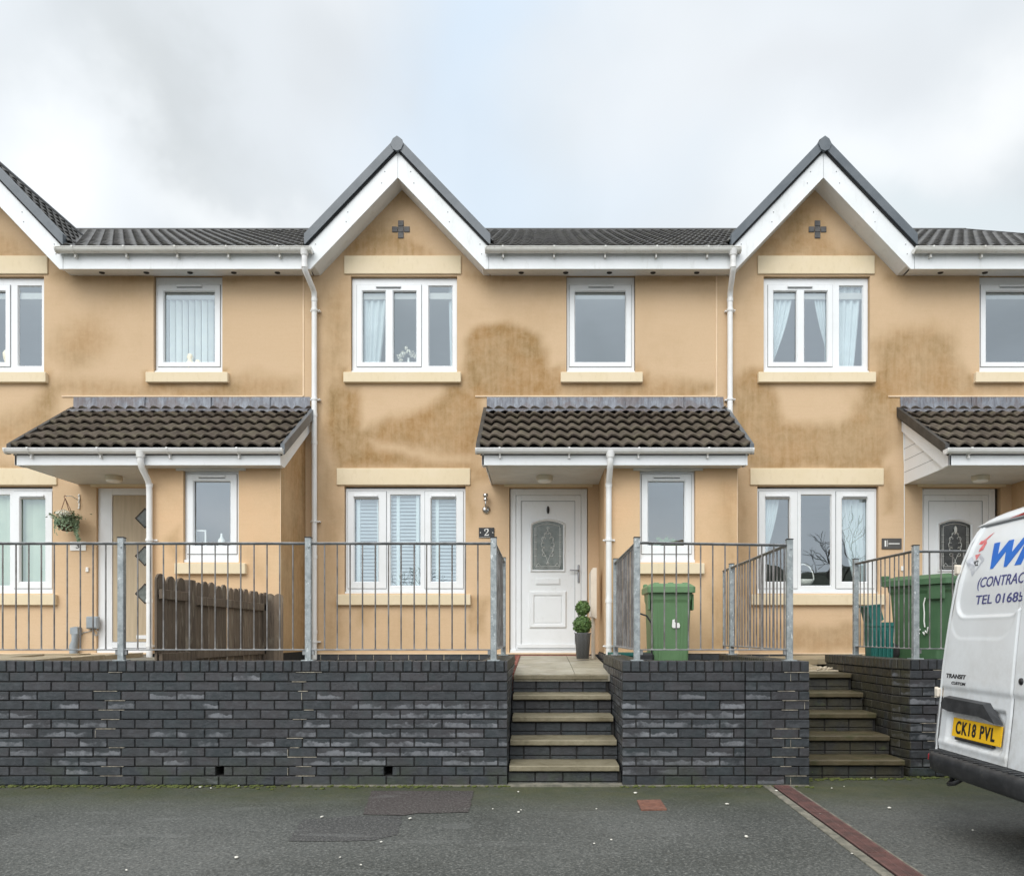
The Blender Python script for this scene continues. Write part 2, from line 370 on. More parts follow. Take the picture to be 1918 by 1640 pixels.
# van
m = MatB('van_white')
c = m.mix(m.ss(m.noise(1.6, 6, .6), .35, .7), (.72, .735, .74), (.66, .67, .67))
z = m.sepz()[2]
c = m.mix(m.math('MULTIPLY', m.ss(z, .45, 1.5, 1, 0), m.ss(m.noise(5, 6, .75), .38, .7, 0, .6)), c, (.42, .4, .36))
c = m.mix(m.ss(m.noise(36, 5, .8, m.map((1, 1, .5))), .66, .74, 0, .35), c, (.3, .28, .25))
m.b.inputs['Coat Weight'].default_value = .5; m.b.inputs['Coat Roughness'].default_value = .08
m.fin(c, .38)
m = MatB('van_plastic')
c = m.mix(m.ss(m.noise(8, 6, .7), .4, .7), (.02, .021, .023), (.045, .046, .048))
c = m.mix(m.ss(m.noise(18, 6, .8), .6, .72, 0, .5), c, (.13, .125, .115)); m.bump(m.noise(220, 2, .6), .3, .002); m.fin(c, .5)
simple('plate_yellow', (.85, .5, .02), (.82, .47, .015), 6, .25)
simple('print_black', (.012, .012, .012), (.02, .02, .02), 6, .4)
simple('print_blue', (.012, .13, .52), (.014, .15, .56), 6, .35)
simple('print_navy', (.045, .05, .17), (.055, .06, .2), 6, .35)
simple('print_red', (.65, .12, .13), (.7, .25, .25), 30, .35)
simple('print_grey', (.42, .43, .46), (.55, .56, .58), 30, .35)
simple('badge_dark', (.06, .06, .065), (.14, .14, .15), 60, .25, 0, 60, .6)
simple('lamp_red', (.25, .012, .02), (.32, .02, .03), 12, .12)
simple('tyre', (.02, .02, .02), (.03, .03, .03), 20, .85, .3)
simple('rim', (.35, .36, .37), (.4, .41, .42), 8, .35, 0, 60, .8)
glassmat('van_glass', 1.8, (.1, .11, .12))

# ================================================================== mesh builder
class MB:
    def __init__(s):
        s.v = []; s.f = []; s.mi = []; s.sm = []; s.r = []; s.loc = {}; s.st = {}
    def add(s, vs, fs, mat=0, smooth=False, rnd=0.0, locs=None):
        o = len(s.v); s.v.extend([tuple(v) for v in vs])
        for f in fs:
            s.f.append([i + o for i in f]); s.mi.append(mat); s.sm.append(smooth); s.r.append(rnd)
        if locs is not None:
            for i, l in enumerate(locs): s.loc[o + i] = l
        return o
    def box(s, x0, x1, y0, y1, z0, z1, mat=0, bev=0.0, rnd=0.0, ef=None):
        if x0 > x1: x0, x1 = x1, x0
        if y0 > y1: y0, y1 = y1, y0
        if z0 > z1: z0, z1 = z1, z0
        vs, fs = rbox((x0, y0, z0), (x1, y1, z1), bev)
        locs = None
        if ef is not None: locs = [(0, (v[2] - z0) / max(1e-6, z1 - z0), ef) for v in vs]
        s.add(vs, fs, mat, False, rnd, locs)
    def obox(s, c, ax, hl, mat=0, bev=0.0, rnd=0.0, ef=None):
        """oriented box: centre, 3 unit axes, half lengths"""
        vs, fs = rbox((-hl[0], -hl[1], -hl[2]), (hl[0], hl[1], hl[2]), bev)
        c = Vector(c); A = [Vector(a) for a in ax]
        locs = [(0, (v[2] + hl[2]) / (2 * hl[2]), ef) for v in vs] if ef is not None else None
        s.add([c + A[0] * v[0] + A[1] * v[1] + A[2] * v[2] for v in vs], fs, mat, False, rnd, locs)
    def prism(s, pts, ext, mat=0, rnd=0.0):
        n = len(pts); e = Vector(ext); P = [Vector(p) for p in pts]
        nrm = Vector((0, 0, 0))
        for i in range(n): nrm += P[i].cross(P[(i + 1) % n])
        if nrm.dot(e) > 0: P = P[::-1]
        vs = P + [p + e for p in P]
        fs = [list(range(n)), list(range(2 * n - 1, n - 1, -1))] + [[i, i + n, (i + 1) % n + n, (i + 1) % n] for i in range(n)]
        s.add(vs, fs, mat, False, rnd)
    def tube(s, pts, r, n=12, mat=0, rnd=0.0, caps=True, smooth=True):
        P = [Vector(p) for p in pts]; rings = []
        rr = r if isinstance(r, (list, tuple)) else [r] * len(P)
        up = None
        for i, p in enumerate(P):
            t = ((P[min(i + 1, len(P) - 1)] - p).normalized() + (p - P[max(i - 1, 0)]).normalized())
            if t.length < 1e-6: t = Vector((0, 0, 1))
            t.normalize()
            if up is None:
                up = t.cross(Vector((0, 0, 1)) if abs(t.z) < .9 else Vector((1, 0, 0))).normalized()
            a = (up - t * up.dot(t)).normalized(); up = a; b = t.cross(a)
            d = (P[min(i + 1, len(P) - 1)] - P[max(i - 1, 0)])
            k = 1.0
            if 0 < i < len(P) - 1:
                cs = t.dot((P[i + 1] - p).normalized()); k = min(1.6, 1 / max(.5, cs))
            rings.append([p + (a * math.cos(q) + b * math.sin(q)) * rr[i] * (1 if k == 1 else (1 + (k - 1) * .5)) for q in [2 * math.pi * j / n for j in range(n)]])
        vs = [v for ring in rings for v in ring]; fs = []
        for i in range(len(P) - 1):
            for j in range(n):
                fs.append([i * n + j, i * n + (j + 1) % n, (i + 1) * n + (j + 1) % n, (i + 1) * n + j])
        s.add(vs, fs, mat, smooth, rnd)
        if caps:
            s.add(rings[0], [list(range(n))[::-1]], mat, False, rnd); s.add(rings[-1], [list(range(n))], mat, False, rnd)
    def lathe(s, prof, c, n=24, mat=0, smooth=True, rnd=0.0, axis='z', sx=1, sy=1):
        vs = []; fs = []; c = Vector(c)
        for (r, z) in prof:
            for j in range(n):
                q = 2 * math.pi * j / n; a, b = r * math.cos(q) * sx, r * math.sin(q) * sy
                vs.append(c + (Vector((a, b, z)) if axis == 'z' else Vector((a, z, b)) if axis == 'y' else Vector((z, a, b))))
        for i in range(len(prof) - 1):
            for j in range(n): fs.append([i * n + j, i * n + (j + 1) % n, (i + 1) * n + (j + 1) % n, (i + 1) * n + j])
        s.add(vs, fs, mat, smooth, rnd)
    def grid(s, P, mat=0, smooth=True, rnd=0.0, flip=False):
        nv, nu = len(P), len(P[0]); vs = [p for row in P for p in row]; fs = []
        for i in range(nv - 1):
            for j in range(nu - 1):
                f = [i * nu + j, i * nu + j + 1, (i + 1) * nu + j + 1, (i + 1) * nu + j]
                fs.append(f[::-1] if flip else f)
        s.add(vs, fs, mat, smooth, rnd)
    def merge(s, o):
        b = len(s.v); s.v += o.v; s.f += [[i + b for i in f] for f in o.f]; s.mi += o.mi; s.sm += o.sm; s.r += o.r
        for k, v in o.loc.items(): s.loc[k + b] = v
        for k, v in o.st.items(): s.st[k + b] = v
    def build(s, name, mats, parent=None, org=None, label=None):
        me = bpy.data.meshes.new(name)
        if org is None: org = ORG.get(root_of(parent).name, Vector((0, 0, 0))) if parent else Vector((0, 0, 0))
        org = Vector(org)
        me.from_pydata([(v[0] - org[0], v[1] - org[1], v[2] - org[2]) for v in s.v], [], s.f)
        for mn in (mats if isinstance(mats, (list, tuple)) else [mats]): me.materials.append(MATS[mn])
        me.polygons.foreach_set('material_index', s.mi); me.polygons.foreach_set('use_smooth', s.sm)
        if any(s.r):
            a = me.attributes.new('rnd', 'FLOAT', 'FACE'); a.data.foreach_set('value', s.r)
        if s.loc:
            a = me.attributes.new('loc', 'FLOAT_VECTOR', 'POINT'); buf = np.zeros((len(s.v), 3), np.float32)
            for k, v in s.loc.items(): buf[k] = v
            a.data.foreach_set('vector', buf.ravel())
        if s.st:
            a = me.attributes.new('stain', 'FLOAT', 'POINT'); buf = np.zeros(len(s.v), np.float32)
            for k, v in s.st.items(): buf[k] = v
            a.data.foreach_set('value', buf)
        me.validate(); me.update()
        o = bpy.data.objects.new(name, me); COL.objects.link(o)
        if parent: o.parent = parent
        else: o.location = org
        if label: o['label'] = label
        return o
ORG = {}
def root_of(o):
    while o.parent: o = o.parent
    return o
def rbox(a, b, bev):
    x0, y0, z0 = a; x1, y1, z1 = b
    bev = min(bev, (x1 - x0) * .45, (y1 - y0) * .45, (z1 - z0) * .45)
    if bev <= 0:
        vs = [(x0, y0, z0), (x1, y0, z0), (x1, y1, z0), (x0, y1, z0), (x0, y0, z1), (x1, y0, z1), (x1, y1, z1), (x0, y1, z1)]
        return vs, [[0, 3, 2, 1], [4, 5, 6, 7], [0, 1, 5, 4], [1, 2, 6, 5], [2, 3, 7, 6], [3, 0, 4, 7]]
    vs = []; idx = {}
    X = (x0, x1); Y = (y0, y1); Z = (z0, z1)
    for i in (0, 1):
        for j in (0, 1):
            for k in (0, 1):
                sx, sy, sz = (1, -1)[i], (1, -1)[j], (1, -1)[k]
                for t in range(3):
                    idx[(i, j, k, t)] = len(vs)
                    vs.append((X[i] + (0 if t == 0 else sx * bev), Y[j] + (0 if t == 1 else sy * bev), Z[k] + (0 if t == 2 else sz * bev)))
    I = idx; fs = []
    def q(*a): fs.append(list(a))
    # main faces
    q(I[0,0,0,0], I[0,0,1,0], I[0,1,1,0], I[0,1,0,0]); q(I[1,0,0,0], I[1,1,0,0], I[1,1,1,0], I[1,0,1,0])
    q(I[0,0,0,1], I[1,0,0,1], I[1,0,1,1], I[0,0,1,1]); q(I[0,1,0,1], I[0,1,1,1], I[1,1,1,1], I[1,1,0,1])
    q(I[0,0,0,2], I[0,1,0,2], I[1,1,0,2], I[1,0,0,2]); q(I[0,0,1,2], I[1,0,1,2], I[1,1,1,2], I[0,1,1,2])
    # edges
    for j in (0, 1):
        for k in (0, 1):
            f = [I[0,j,k,1], I[1,j,k,1], I[1,j,k,2], I[0,j,k,2]]; fs.append(f if (j + k) % 2 == 1 else f[::-1])
    for i in (0, 1):
        for k in (0, 1):
            f = [I[i,0,k,0], I[i,1,k,0], I[i,1,k,2], I[i,0,k,2]]; fs.append(f if (i + k) % 2 == 0 else f[::-1])
    for i in (0, 1):
        for j in (0, 1):
            f = [I[i,j,0,0], I[i,j,1,0], I[i,j,1,1], I[i,j,0,1]]; fs.append(f if (i + j) % 2 == 1 else f[::-1])
    for i in (0, 1):
        for j in (0, 1):
            for k in (0, 1):
                f = [I[i,j,k,0], I[i,j,k,1], I[i,j,k,2]]; fs.append(f if (i + j + k) % 2 == 0 else f[::-1])
    return vs, fs

def thing(name, loc, label, cat, group=None):
    o = bpy.data.objects.new(name, None); COL.objects.link(o); o.location = loc; o.empty_display_size = .2
    o['label'] = label; o['category'] = cat
    if group: o['group'] = group
    ORG[o.name] = Vector(loc); return o
def tag(o, label, cat, group=None):
    o['label'] = label; o['category'] = cat
    if group: o['group'] = group
    return o
def structure(o): o['kind'] = 'structure'; return o
def stuff(o, label, cat): o['kind'] = 'stuff'; o['label'] = label; o['category'] = cat; return o

# measured planes (pixels per metre of the photograph at each depth)
SF, SM, SB, SP = 232.5, 146.5, 151.0, 162.0
YF, YM, YB, YP = 1500 / SF, 1500 / SM, 1500 / SB, 1500 / SP
def MX(p): return (p - 1012) / SM
def MZ(p): return EYE + (1188 - p) / SM
def PX(p): return (p - 1012) / SP
def PZ(p): return EYE + (1188 - p) / SP
def FX(p): return (p - 1012) / SF
def FZ(p): return EYE + (1188 - p) / SF
PITCH = 5.28

# ------------------------------------------------------------------ numpy helpers for stains
def vnoise(x, z, sc, seed=0):
    out = np.zeros(x.shape)
    xf = x.ravel(); zf = z.ravel(); o = out.ravel()
    for i in range(len(xf)): o[i] = mnoise.noise(Vector((xf[i] * sc, zf[i] * sc, seed * 7.31)))
    return o.reshape(x.shape)
def sdpoly(X, Z, P):
    P = np.array(P, float); n = len(P); d = np.full(X.shape, 1e9); inside = np.zeros(X.shape, bool)
    for i in range(n):
        a, b = P[i], P[(i + 1) % n]; e = b - a; wx, wz = X - a[0], Z - a[1]
        t = np.clip((wx * e[0] + wz * e[1]) / (e @ e + 1e-12), 0, 1)
        d = np.minimum(d, np.hypot(wx - t * e[0], wz - t * e[1]))
        c = ((a[1] > Z) != (b[1] > Z)) & (X < (b[0] - a[0]) * (Z - a[1]) / (b[1] - a[1] + 1e-12) + a[0])
        inside ^= c
    return np.where(inside, -d, d)
def stain_field(X, Z, polys, seed=0, sx=SM, sz=SM):
    """polys: (px polygon, strength, softness px)"""
    if not len(X): return np.zeros(0)
    wx = vnoise(X, Z, 2.2, seed) * .09 + vnoise(X, Z, 7, seed + 1) * .03
    wz = vnoise(X, Z, 2.2, seed + 2) * .09 + vnoise(X, Z, 7, seed + 3) * .03
    out = np.zeros(X.shape)
    for pts, st, soft in polys:
        P = [((p[0] - 1012) / sx, EYE + (1188 - p[1]) / sz) for p in pts]
        d = sdpoly(X + wx, Z + wz, P); w = soft / sx * (1.5 if soft > 6 else 1)
        t = np.clip(.5 - d / (2 * w), 0, 1); t = t * t * (3 - 2 * t)
        # tide mark: a slightly stronger rim just inside the edge
        rim = np.exp(-((d + w * .8) / (w * 1.2)) ** 2) * .12
        if st > 0: out = 1 - (1 - out) * (1 - np.clip(t * st + t * rim * st, 0, 1))
        else: out = out * (1 + t * st)
    return np.clip(out, 0, 1)

def wall_grid(mb, xs_rng, zs_rng, y, openings, keep, polys, seed, res=.028, rev=.09, sx=SM):
    """front-facing wall sheet with openings, reveals and the stain attribute"""
    x0, x1 = xs_rng; z0, z1 = zs_rng
    xs = set(np.round(np.arange(x0, x1, res), 4)) | {round(x1, 4)}; zs = set(np.round(np.arange(z0, z1, res), 4)) | {round(z1, 4)}
    hard_x = {round(v, 4) for o in openings for v in (o[0], o[1])}; hard_z = {round(v, 4) for o in openings for v in (o[2], o[3])}
    xs = sorted([x for x in xs if all(abs(x - h) > res * .3 for h in hard_x)] + list(hard_x))
    zs = sorted([z for z in zs if all(abs(z - h) > res * .3 for h in hard_z)] + list(hard_z))
    nx, nz = len(xs), len(zs)
    Xg, Zg = np.meshgrid(xs, zs)
    st = stain_field(Xg, Zg, polys, seed, sx, sx)
    base = len(mb.v)
    mb.v.extend([(xs[i], y, zs[j]) for j in range(nz) for i in range(nx)])
    sf = st.ravel()
    for k in range(nx * nz): mb.st[base + k] = float(sf[k])
    for j in range(nz - 1):
        zc = (zs[j] + zs[j + 1]) / 2
        for i in range(nx - 1):
            xc = (xs[i] + xs[i + 1]) / 2
            if not keep(xc, zc): continue
            if any(o[0] < xc < o[1] and o[2] < zc < o[3] for o in openings): continue
            mb.f.append([base + j * nx + i, base + j * nx + i + 1, base + (j + 1) * nx + i + 1, base + (j + 1) * nx + i])
            mb.mi.append(0); mb.sm.append(False); mb.r.append(0.0)
    for (a, b, c, d) in openings:
        def q(p):
            o = mb.add(p, [[0, 1, 2, 3]], 0)
            for t in range(4): mb.st[o + t] = .12
        q([(a, y, c), (a, y, d), (a, y + rev, d), (a, y + rev, c)][::-1]); q([(b, y, c), (b, y, d), (b, y + rev, d), (b, y + rev, c)])
        q([(a, y, d), (b, y, d), (b, y + rev, d), (a, y + rev, d)]); q([(a, y, c), (b, y, c), (b, y + rev, c), (a, y + rev, c)][::-1])

# ------------------------------------------------------------------ roof tiles
def tiles(mb, O, U, V, Nn, width, length, expo, roll=.1525, phase=0, drop=None, amp=.026, lift=.03, per=8):
    O, U, V, Nn = Vector(O), Vector(U), Vector(V), Vector(Nn)
    du = roll / per; nu = int(round(width / du)); du = width / nu; nc = int(math.ceil(length / expo - 1e-4))
    def prof(u):
        t = (u / roll + phase) % 1.0
        t = t ** .68
        return amp * (0.5 - .5 * math.cos(2 * math.pi * t)) ** .75
    for c in range(nc):
        v0 = c * expo; v1 = min(length, v0 + expo + .02); off = random.uniform(-.003, .003)
        rows = [(v0 + .002, lift - .022), (v0, lift), (v0 + .012, lift + .003), ((v0 + v1) / 2, lift * .5), (v1, 0.0)]
        vs = []; us = [i * du for i in range(nu + 1)]
        for (v, h) in rows:
            for u in us:
                jit = 0.0
                vs.append(O + U * u + V * (v + off) + Nn * (h + prof(u) + jit))
        o = len(mb.v); mb.v.extend([tuple(p) for p in vs]); tw = roll * 2; sh = (c % 2) * roll
        rc = {}
        for r in range(len(rows) - 1):
            for i in range(nu):
                um = (i + .5) * du; vm = (rows[r][0] + rows[r + 1][0]) / 2
                p = O + U * um + V * vm
                if drop and drop(p): continue
                k = int((um + phase * roll) / tw)
                if k not in rc: rc[k] = random.uniform(.02, 1)
                a = o + r * (nu + 1) + i
                mb.f.append([a, a + 1, a + nu + 2, a + nu + 1]); mb.mi.append(0); mb.sm.append(r >= 2); mb.r.append(rc[k])

# ------------------------------------------------------------------ text as mesh
def text_mb(txt, size, bold=0.0, shear=0.0, ext=.001, align='LEFT', spacing=1.0):
    cu = bpy.data.curves.new('txt', 'FONT'); cu.body = txt; cu.size = size; cu.offset = bold; cu.shear = shear; cu.extrude = ext; cu.align_x = align
    cu.space_character = spacing; cu.resolution_u = 5
    o = bpy.data.objects.new('txt', cu); COL.objects.link(o)
    dg = bpy.context.evaluated_depsgraph_get(); me = bpy.data.meshes.new_from_object(o.evaluated_get(dg))
    vs = [tuple(v.co) for v in me.vertices]; fs = [list(p.vertices) for p in me.polygons]
    bpy.data.objects.remove(o); bpy.data.curves.remove(cu); bpy.data.meshes.remove(me)
    return vs, fs
def fit_text(mb, txt, X0, X1, Z0, Z1, fn, mat=0, **k):
    """text stretched to fill a rectangle in (u,w), mapped through fn(u,w,d)"""
    vs, fs = text_mb(txt, 1.0, **k)
    a = min(v[0] for v in vs); b = max(v[0] for v in vs); c = min(v[1] for v in vs); d = max(v[1] for v in vs)
    mb.add([fn(X0 + (v[0] - a) / (b - a) * (X1 - X0), Z0 + (v[1] - c) / (d - c) * (Z1 - Z0), v[2]) for v in vs], fs, mat)

# ================================================================== windows
def window(house, px, py, y, s, glasses, vents, label, sash=(), sub='upper'):
    """px=(L,R), py=(T,B) outer frame in photo pixels on plane s; glasses=[(l,r,t,b)]; sash=[(l,r,t,b)] casement outlines"""
    X = lambda p: (p - 1012) / s + window.dx
    Z = lambda p: EYE + (1188 - p) / s
    x0, x1, z1, z0 = X(px[0]), X(px[1]), Z(py[0]), Z(py[1])
    fy = y + .055
    mb = MB()
    def cells(mb, outer, holes, ya, yb, bev=.004):
        a, b, c, d = outer
        xs = sorted({a, b} | {h[0] for h in holes} | {h[1] for h in holes}); zs = sorted({c, d} | {h[2] for h in holes} | {h[3] for h in holes})
        # front sheet with holes + inner/outer returns
        nx, nz = len(xs), len(zs); o = len(mb.v); mb.v.extend([(xx, ya, zz) for zz in zs for xx in xs])
        for j in range(nz - 1):
            for i in range(nx - 1):
                xm, zm = (xs[i] + xs[i + 1]) / 2, (zs[j] + zs[j + 1]) / 2
                if any(h[0] < xm < h[1] and h[2] < zm < h[3] for h in holes): continue
                mb.f.append([o + j * nx + i, o + j * nx + i + 1, o + (j + 1) * nx + i + 1, o + (j + 1) * nx + i]); mb.mi.append(0); mb.sm.append(False); mb.r.append(0)
        for (p, q, r_, t) in list(holes):
            g = .012
            # splayed bead round the glass
            A = [(p, ya, r_), (q, ya, r_), (q, ya, t), (p, ya, t)]; B = [(p + g, yb, r_ + g), (q - g, yb, r_ + g), (q - g, yb, t - g), (p + g, yb, t - g)]
            mb.add(A + B, [[k, k + 4, (k + 1) % 4 + 4, (k + 1) % 4][::-1] for k in range(4)])
        A = [(a, ya, c), (b, ya, c), (b, ya, d), (a, ya, d)]; B = [(v[0], yb + .03, v[2]) for v in A]
        mb.add(A + B, [[k, k + 4, (k + 1) % 4 + 4, (k + 1) % 4] for k in range(4)])
    G = [(X(g[0]), X(g[1]), Z(g[3]), Z(g[2])) for g in glasses]
    Sh = [(X(g[0]), X(g[1]), Z(g[3]), Z(g[2])) for g in sash]
    cells(mb, (x0, x1, z0 + .035, z1), G, fy, fy + .028)
    mb.box(x0 - .006, x1 + .006, fy - .035, fy + .02, z0, z0 + .032, 0, .004)      # projecting plastic sill
    w = mb.build('window', 'upvc', house, label=label)
    for k, sh in enumerate(Sh):
        m2 = MB(); inner = [g for g in G if g[0] > sh[0] and g[1] < sh[1]]
        cells(m2, sh, inner, fy - .014, fy + .002)
        m2.build('casement', 'upvc', w)
        m3 = MB(); e = .006      # rubber seal line round the casement
        m3.box(sh[0] - e, sh[1] + e, fy - .0035, fy - .001, sh[2] - e, sh[3] + e)
        # only a frame: cut by making four strips
        m3 = MB()
        m3.box(sh[0] - e, sh[0], fy - .003, fy + .001, sh[2] - e, sh[3] + e); m3.box(sh[1], sh[1] + e, fy - .003, fy + .001, sh[2] - e, sh[3] + e)
        m3.box(sh[0], sh[1], fy - .003, fy + .001, sh[2] - e, sh[2]); m3.box(sh[0], sh[1], fy - .003, fy + .001, sh[3], sh[3] + e)
        m3.build('seal', 'seal', w)
    for g in G:
        m2 = MB(); m2.add([(g[0] + .004, fy + .026, g[2] + .004), (g[1] - .004, fy + .026, g[2] + .004), (g[1] - .004, fy + .026, g[3] - .004), (g[0] + .004, fy + .026, g[3] - .004)], [[0, 1, 2, 3]])
        m2.build('pane', 'glass', w)
    for v in vents:
        m2 = MB(); m2.box(X(v[0]), X(v[1]), fy - .034, fy - .013, Z(v[2]) - .012, Z(v[2]) + .014, 0, .005)
        m2.box(X(v[0]) + .004, X(v[1]) - .004, fy - .03, fy - .0135, Z(v[2]) - .02, Z(v[2]) - .0125, 1)
        m2.build('trickle_vent', ['upvc', 'seal'], w)
    return w
window.dx = 0

# ================================================================== the terrace
X3_ = Vector((1, 0, 0))
XL, XR = -3.03, 2.25
XC = -1.768            # gable centre
def house(num, dx, stains, pstains, names):
    window.dx = dx
    org = Vector(((XL + XR) / 2 + dx, YM, 0))
    H = thing('terraced_house', org, names['label'], 'house', 'terraced houses in the row')
    o2 = lambda x: x + dx
    # ---- openings on the main wall
    ops = [(MX(657), MX(856), MZ(697), MZ(517)), (MX(1061), MX(1190), MZ(697), MZ(515)), (MX(645), MX(872), MZ(1111), MZ(910)),
           (MX(954), MX(1101), MZ(1226), MZ(913))]
    ops = [(a + dx, b + dx, c, d) for a, b, c, d in ops]
    xc = XC + dx
    def keep(x, z): return z < 5.82 or z < 6.93 - 1.046 * abs(x - xc)
    ZB = .975
    mb = MB()
    wall_grid(mb, (XL + dx + .004, XR + dx), (ZB, 7.0), YM, ops, keep, stains, num * 10)
    # inside / rest of the shell
    a, b = XL + dx + .004, XR + dx
    def q(p, st=.0): mb.add(p, [[0, 1, 2, 3]], 0)
    q([(a, YM, .5), (a, 18.2, .5), (a, 18.2, 5.8), (a, YM, 5.8)]); q([(b, YM, .5), (b, YM, 5.8), (b, 18.2, 5.8), (b, 18.2, .5)])
    q([(a, 18.2, .5), (b, 18.2, .5), (b, 18.2, 5.8), (a, 18.2, 5.8)])
    mb.add([(a, YM + .3, 5.8), (a, 18.2, 5.8), (a, 14.2, 8.2)], [[0, 1, 2]]); mb.add([(b, YM + .3, 5.8), (b, 18.2, 5.8), (b, 14.2, 8.2)], [[0, 2, 1]])
    # bellcast bead at the foot of the render
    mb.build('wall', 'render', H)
    for bb in ((a, b, YM - .014, YM + .01, ZB - .012, ZB + .006), (PX(1133) + dx - .012, PX(1381) + dx + .012, YP - .014, YP + .01, ZB + .02, ZB + .036),
               (MX(890) + dx, 2.248 + dx, YM - .012, YM + .01, MZ(743.5), MZ(741)), (XL + dx - .007, XL + dx + .011, YM - .008, YM + .01, MZ(742), 5.80)):
        mb = MB(); mb.box(*bb); mb.build('render_bead', 'bead', H)
    # interior: floors and room partition
    mb = MB()
    for z in (1.0, 3.32, 5.62): mb.box(a + .02, b - .02, YM + .1, 18.1, z - .08, z)
    mb.box(a + .02, b - .02, YM + 3.6, YM + 3.7, 1.0, 5.6)
    mb.box(MX(1045) + dx - .4 - 0, MX(1045) + dx - .34, YM + .1, YM + 3.6, 3.3, 5.54)
    mb.build('room_shell', 'interior', H)
    # plinth of blue brick
    mb = MB(); nb = int((b - a) / .225)
    mb.box(a, b, YM - .006, YM + .1, .1, ZB - .012, 1)
    for c in range(5):
        for i in range(-1, nb + 2):
            x = a + i * .225 + (c % 2) * .1125; xa, xb = max(a, x), min(b, x + .215)
            if xb - xa < .02: continue
            mb.box(xa, xb, YM - .0125, YM + .05, ZB - .015 - (c + 1) * .075 + .006, ZB - .015 - c * .075 - .004, 0, .004, random.random() + .01, 0.1)
    # lighter perpends
    for i in range(nb + 1): mb.box(a + i * .225 - .009, a + i * .225 - .001, YM - .0095, YM, ZB - .083, ZB - .02, 2)
    mb.build('plinth', ['brick_blue', 'mortar_dark', 'lime'], H)
    # lintels and sills
    def band(name, l, r, t, bt, s=SM, y=YM, pr=.022, down=0):
        mb = MB(); mb.box((l - 1012) / s + dx, (r - 1012) / s + dx, y - pr, y + .05, EYE + (1188 - bt) / s, EYE + (1188 - t) / s, 0, .006)
        return mb.build(name, 'cream', H)
    band('lintel', 645, 864, 480, 514); band('lintel', 631, 881, 877, 908.5)
    band('sill', 645, 864, 699, 718, pr=.06); band('sill', 1050, 1203, 699, 718, pr=.06); band('sill', 632, 882, 1113, 1133, pr=.06)
    band('sill', 1186, 1318, 1055, 1075, SP, YP, .06)
    band('door_lintel', 944, 1110, 902.6, 911.5, pr=.02)
    # ---- windows
    window(H, (658, 855), (518.5, 698), YM, SM, [(676, 722, 541, 677), (734, 780, 541, 677), (801, 847, 531, 683)], [(703, 750, 534)], names['w1'], [(667, 788, 531, 684)])
    window(H, (1062, 1189), (516.5, 698), YM, SM, [(1076, 1174, 541, 677)], [(1102, 1150, 533.5)], names['w2'], [(1067, 1183, 531, 684)])
    window(H, (646, 871), (913, 1112), YM, SM, [(661, 709, 931, 1090), (729, 787, 924, 1097), (805, 855, 931, 1090)], [(661, 707, 927.5), (807, 853, 927.5)], names['w3'], [(650, 722, 919, 1101), (795, 867, 919, 1101)])
    window(H, (1199, 1302), (877, 1053), YP, SP, [(1213.5, 1285, 898, 1022.5)], [(1225, 1275, 891)], names['w4'], [(1203, 1296, 887, 1036)])
    # ---- gable roof and barge boards
    mb = MB(); y0 = YB
    zt, zb = 7.238, 6.88
    for sgn in (1, -1):
        P = [(xc, zt), (xc + sgn * 1.13, zt - 1.13 * 1.046), (xc + sgn * 1.13, 5.745), (xc + sgn * 1.083, 5.745), (xc, zb)]
        mb.prism([(p[0], y0, p[1]) for p in P], (0, .028, 0))
        # little nail heads
        for t, w in ((.16, .1), (.2, .2), (.62, .12), (.64, .22), (1.02, .1), (1.04, .2)):
            xx = xc + sgn * t; zz = zt - t * 1.046 - w - .02; mb.lathe([(0, -.004), (.006, -.004), (.007, 0)], (xx, y0, zz), 8, 1, True, 0, 'y')
    mb.box(xc - .002, xc + .002, y0 - .0015, y0, zb + .004, zt - .01, 1)
    mb.build('bargeboard', ['fascia_white', 'seal'], H)
    mb = MB()
    for sgn in (1, -1):
        P = [(xc, zt - .02), (xc + sgn * 1.12, zt - .02 - 1.12 * 1.046), (xc + sgn * 1.12, 5.80), (xc + sgn * 1.045, 5.80), (xc, zb + .012)]
        mb.prism([(p[0], y0 + .029, p[1]) for p in P], (0, YM - y0 + .08, 0))
    mb.build('gable_soffit', 'fascia_white', H)
    # dark plastic verge
    mb = MB()
    for sgn in (1, -1):
        top, bot = 7.365, 7.225
        P = [(xc, top), (xc + sgn * 1.15, top - 1.15 * 1.046), (xc + sgn * 1.15, bot - 1.15 * 1.046), (xc, bot)]
        mb.prism([(p[0], y0 - .045, p[1]) for p in P], (0, .1, 0))
        P2 = [(xc, top - .1), (xc + sgn * 1.14, top - .1 - 1.14 * 1.046), (xc + sgn * 1.14, bot - .03 - 1.14 * 1.046), (xc, bot - .03)]
        mb.prism([(p[0], y0 - .02, p[1]) for p in P2], (0, .06, 0), 1)
    hx = [(xc - .08, 7.265), (xc - .05, 7.325), (xc, 7.36), (xc + .05, 7.325), (xc + .08, 7.265), (xc + .05, 7.195), (xc, 7.175), (xc - .05, 7.195)]
    mb.prism([(p[0], y0 - .062, p[1]) for p in hx], (0, .1, 0))
    mb.build('verge', ['cloak_grey', 'dark'], H)
    # main roof
    O = Vector((a, 9.86, 5.965)); Vv = Vector((0, 4.35, 2.39)).normalized(); Nn = Vector((0, -Vv.z, Vv.y))
    def drop(p): return abs(p.x - xc) < 1.15 and (p.y < YM + .05) or (p.z < 7.3 - 1.046 * abs(p.x - xc) - .25)
    mb = MB(); tiles(mb, O, (1, 0, 0), Vv, Nn, b - a, 4.96, .33, .1525, num * .37, drop)
    tr = 2.75
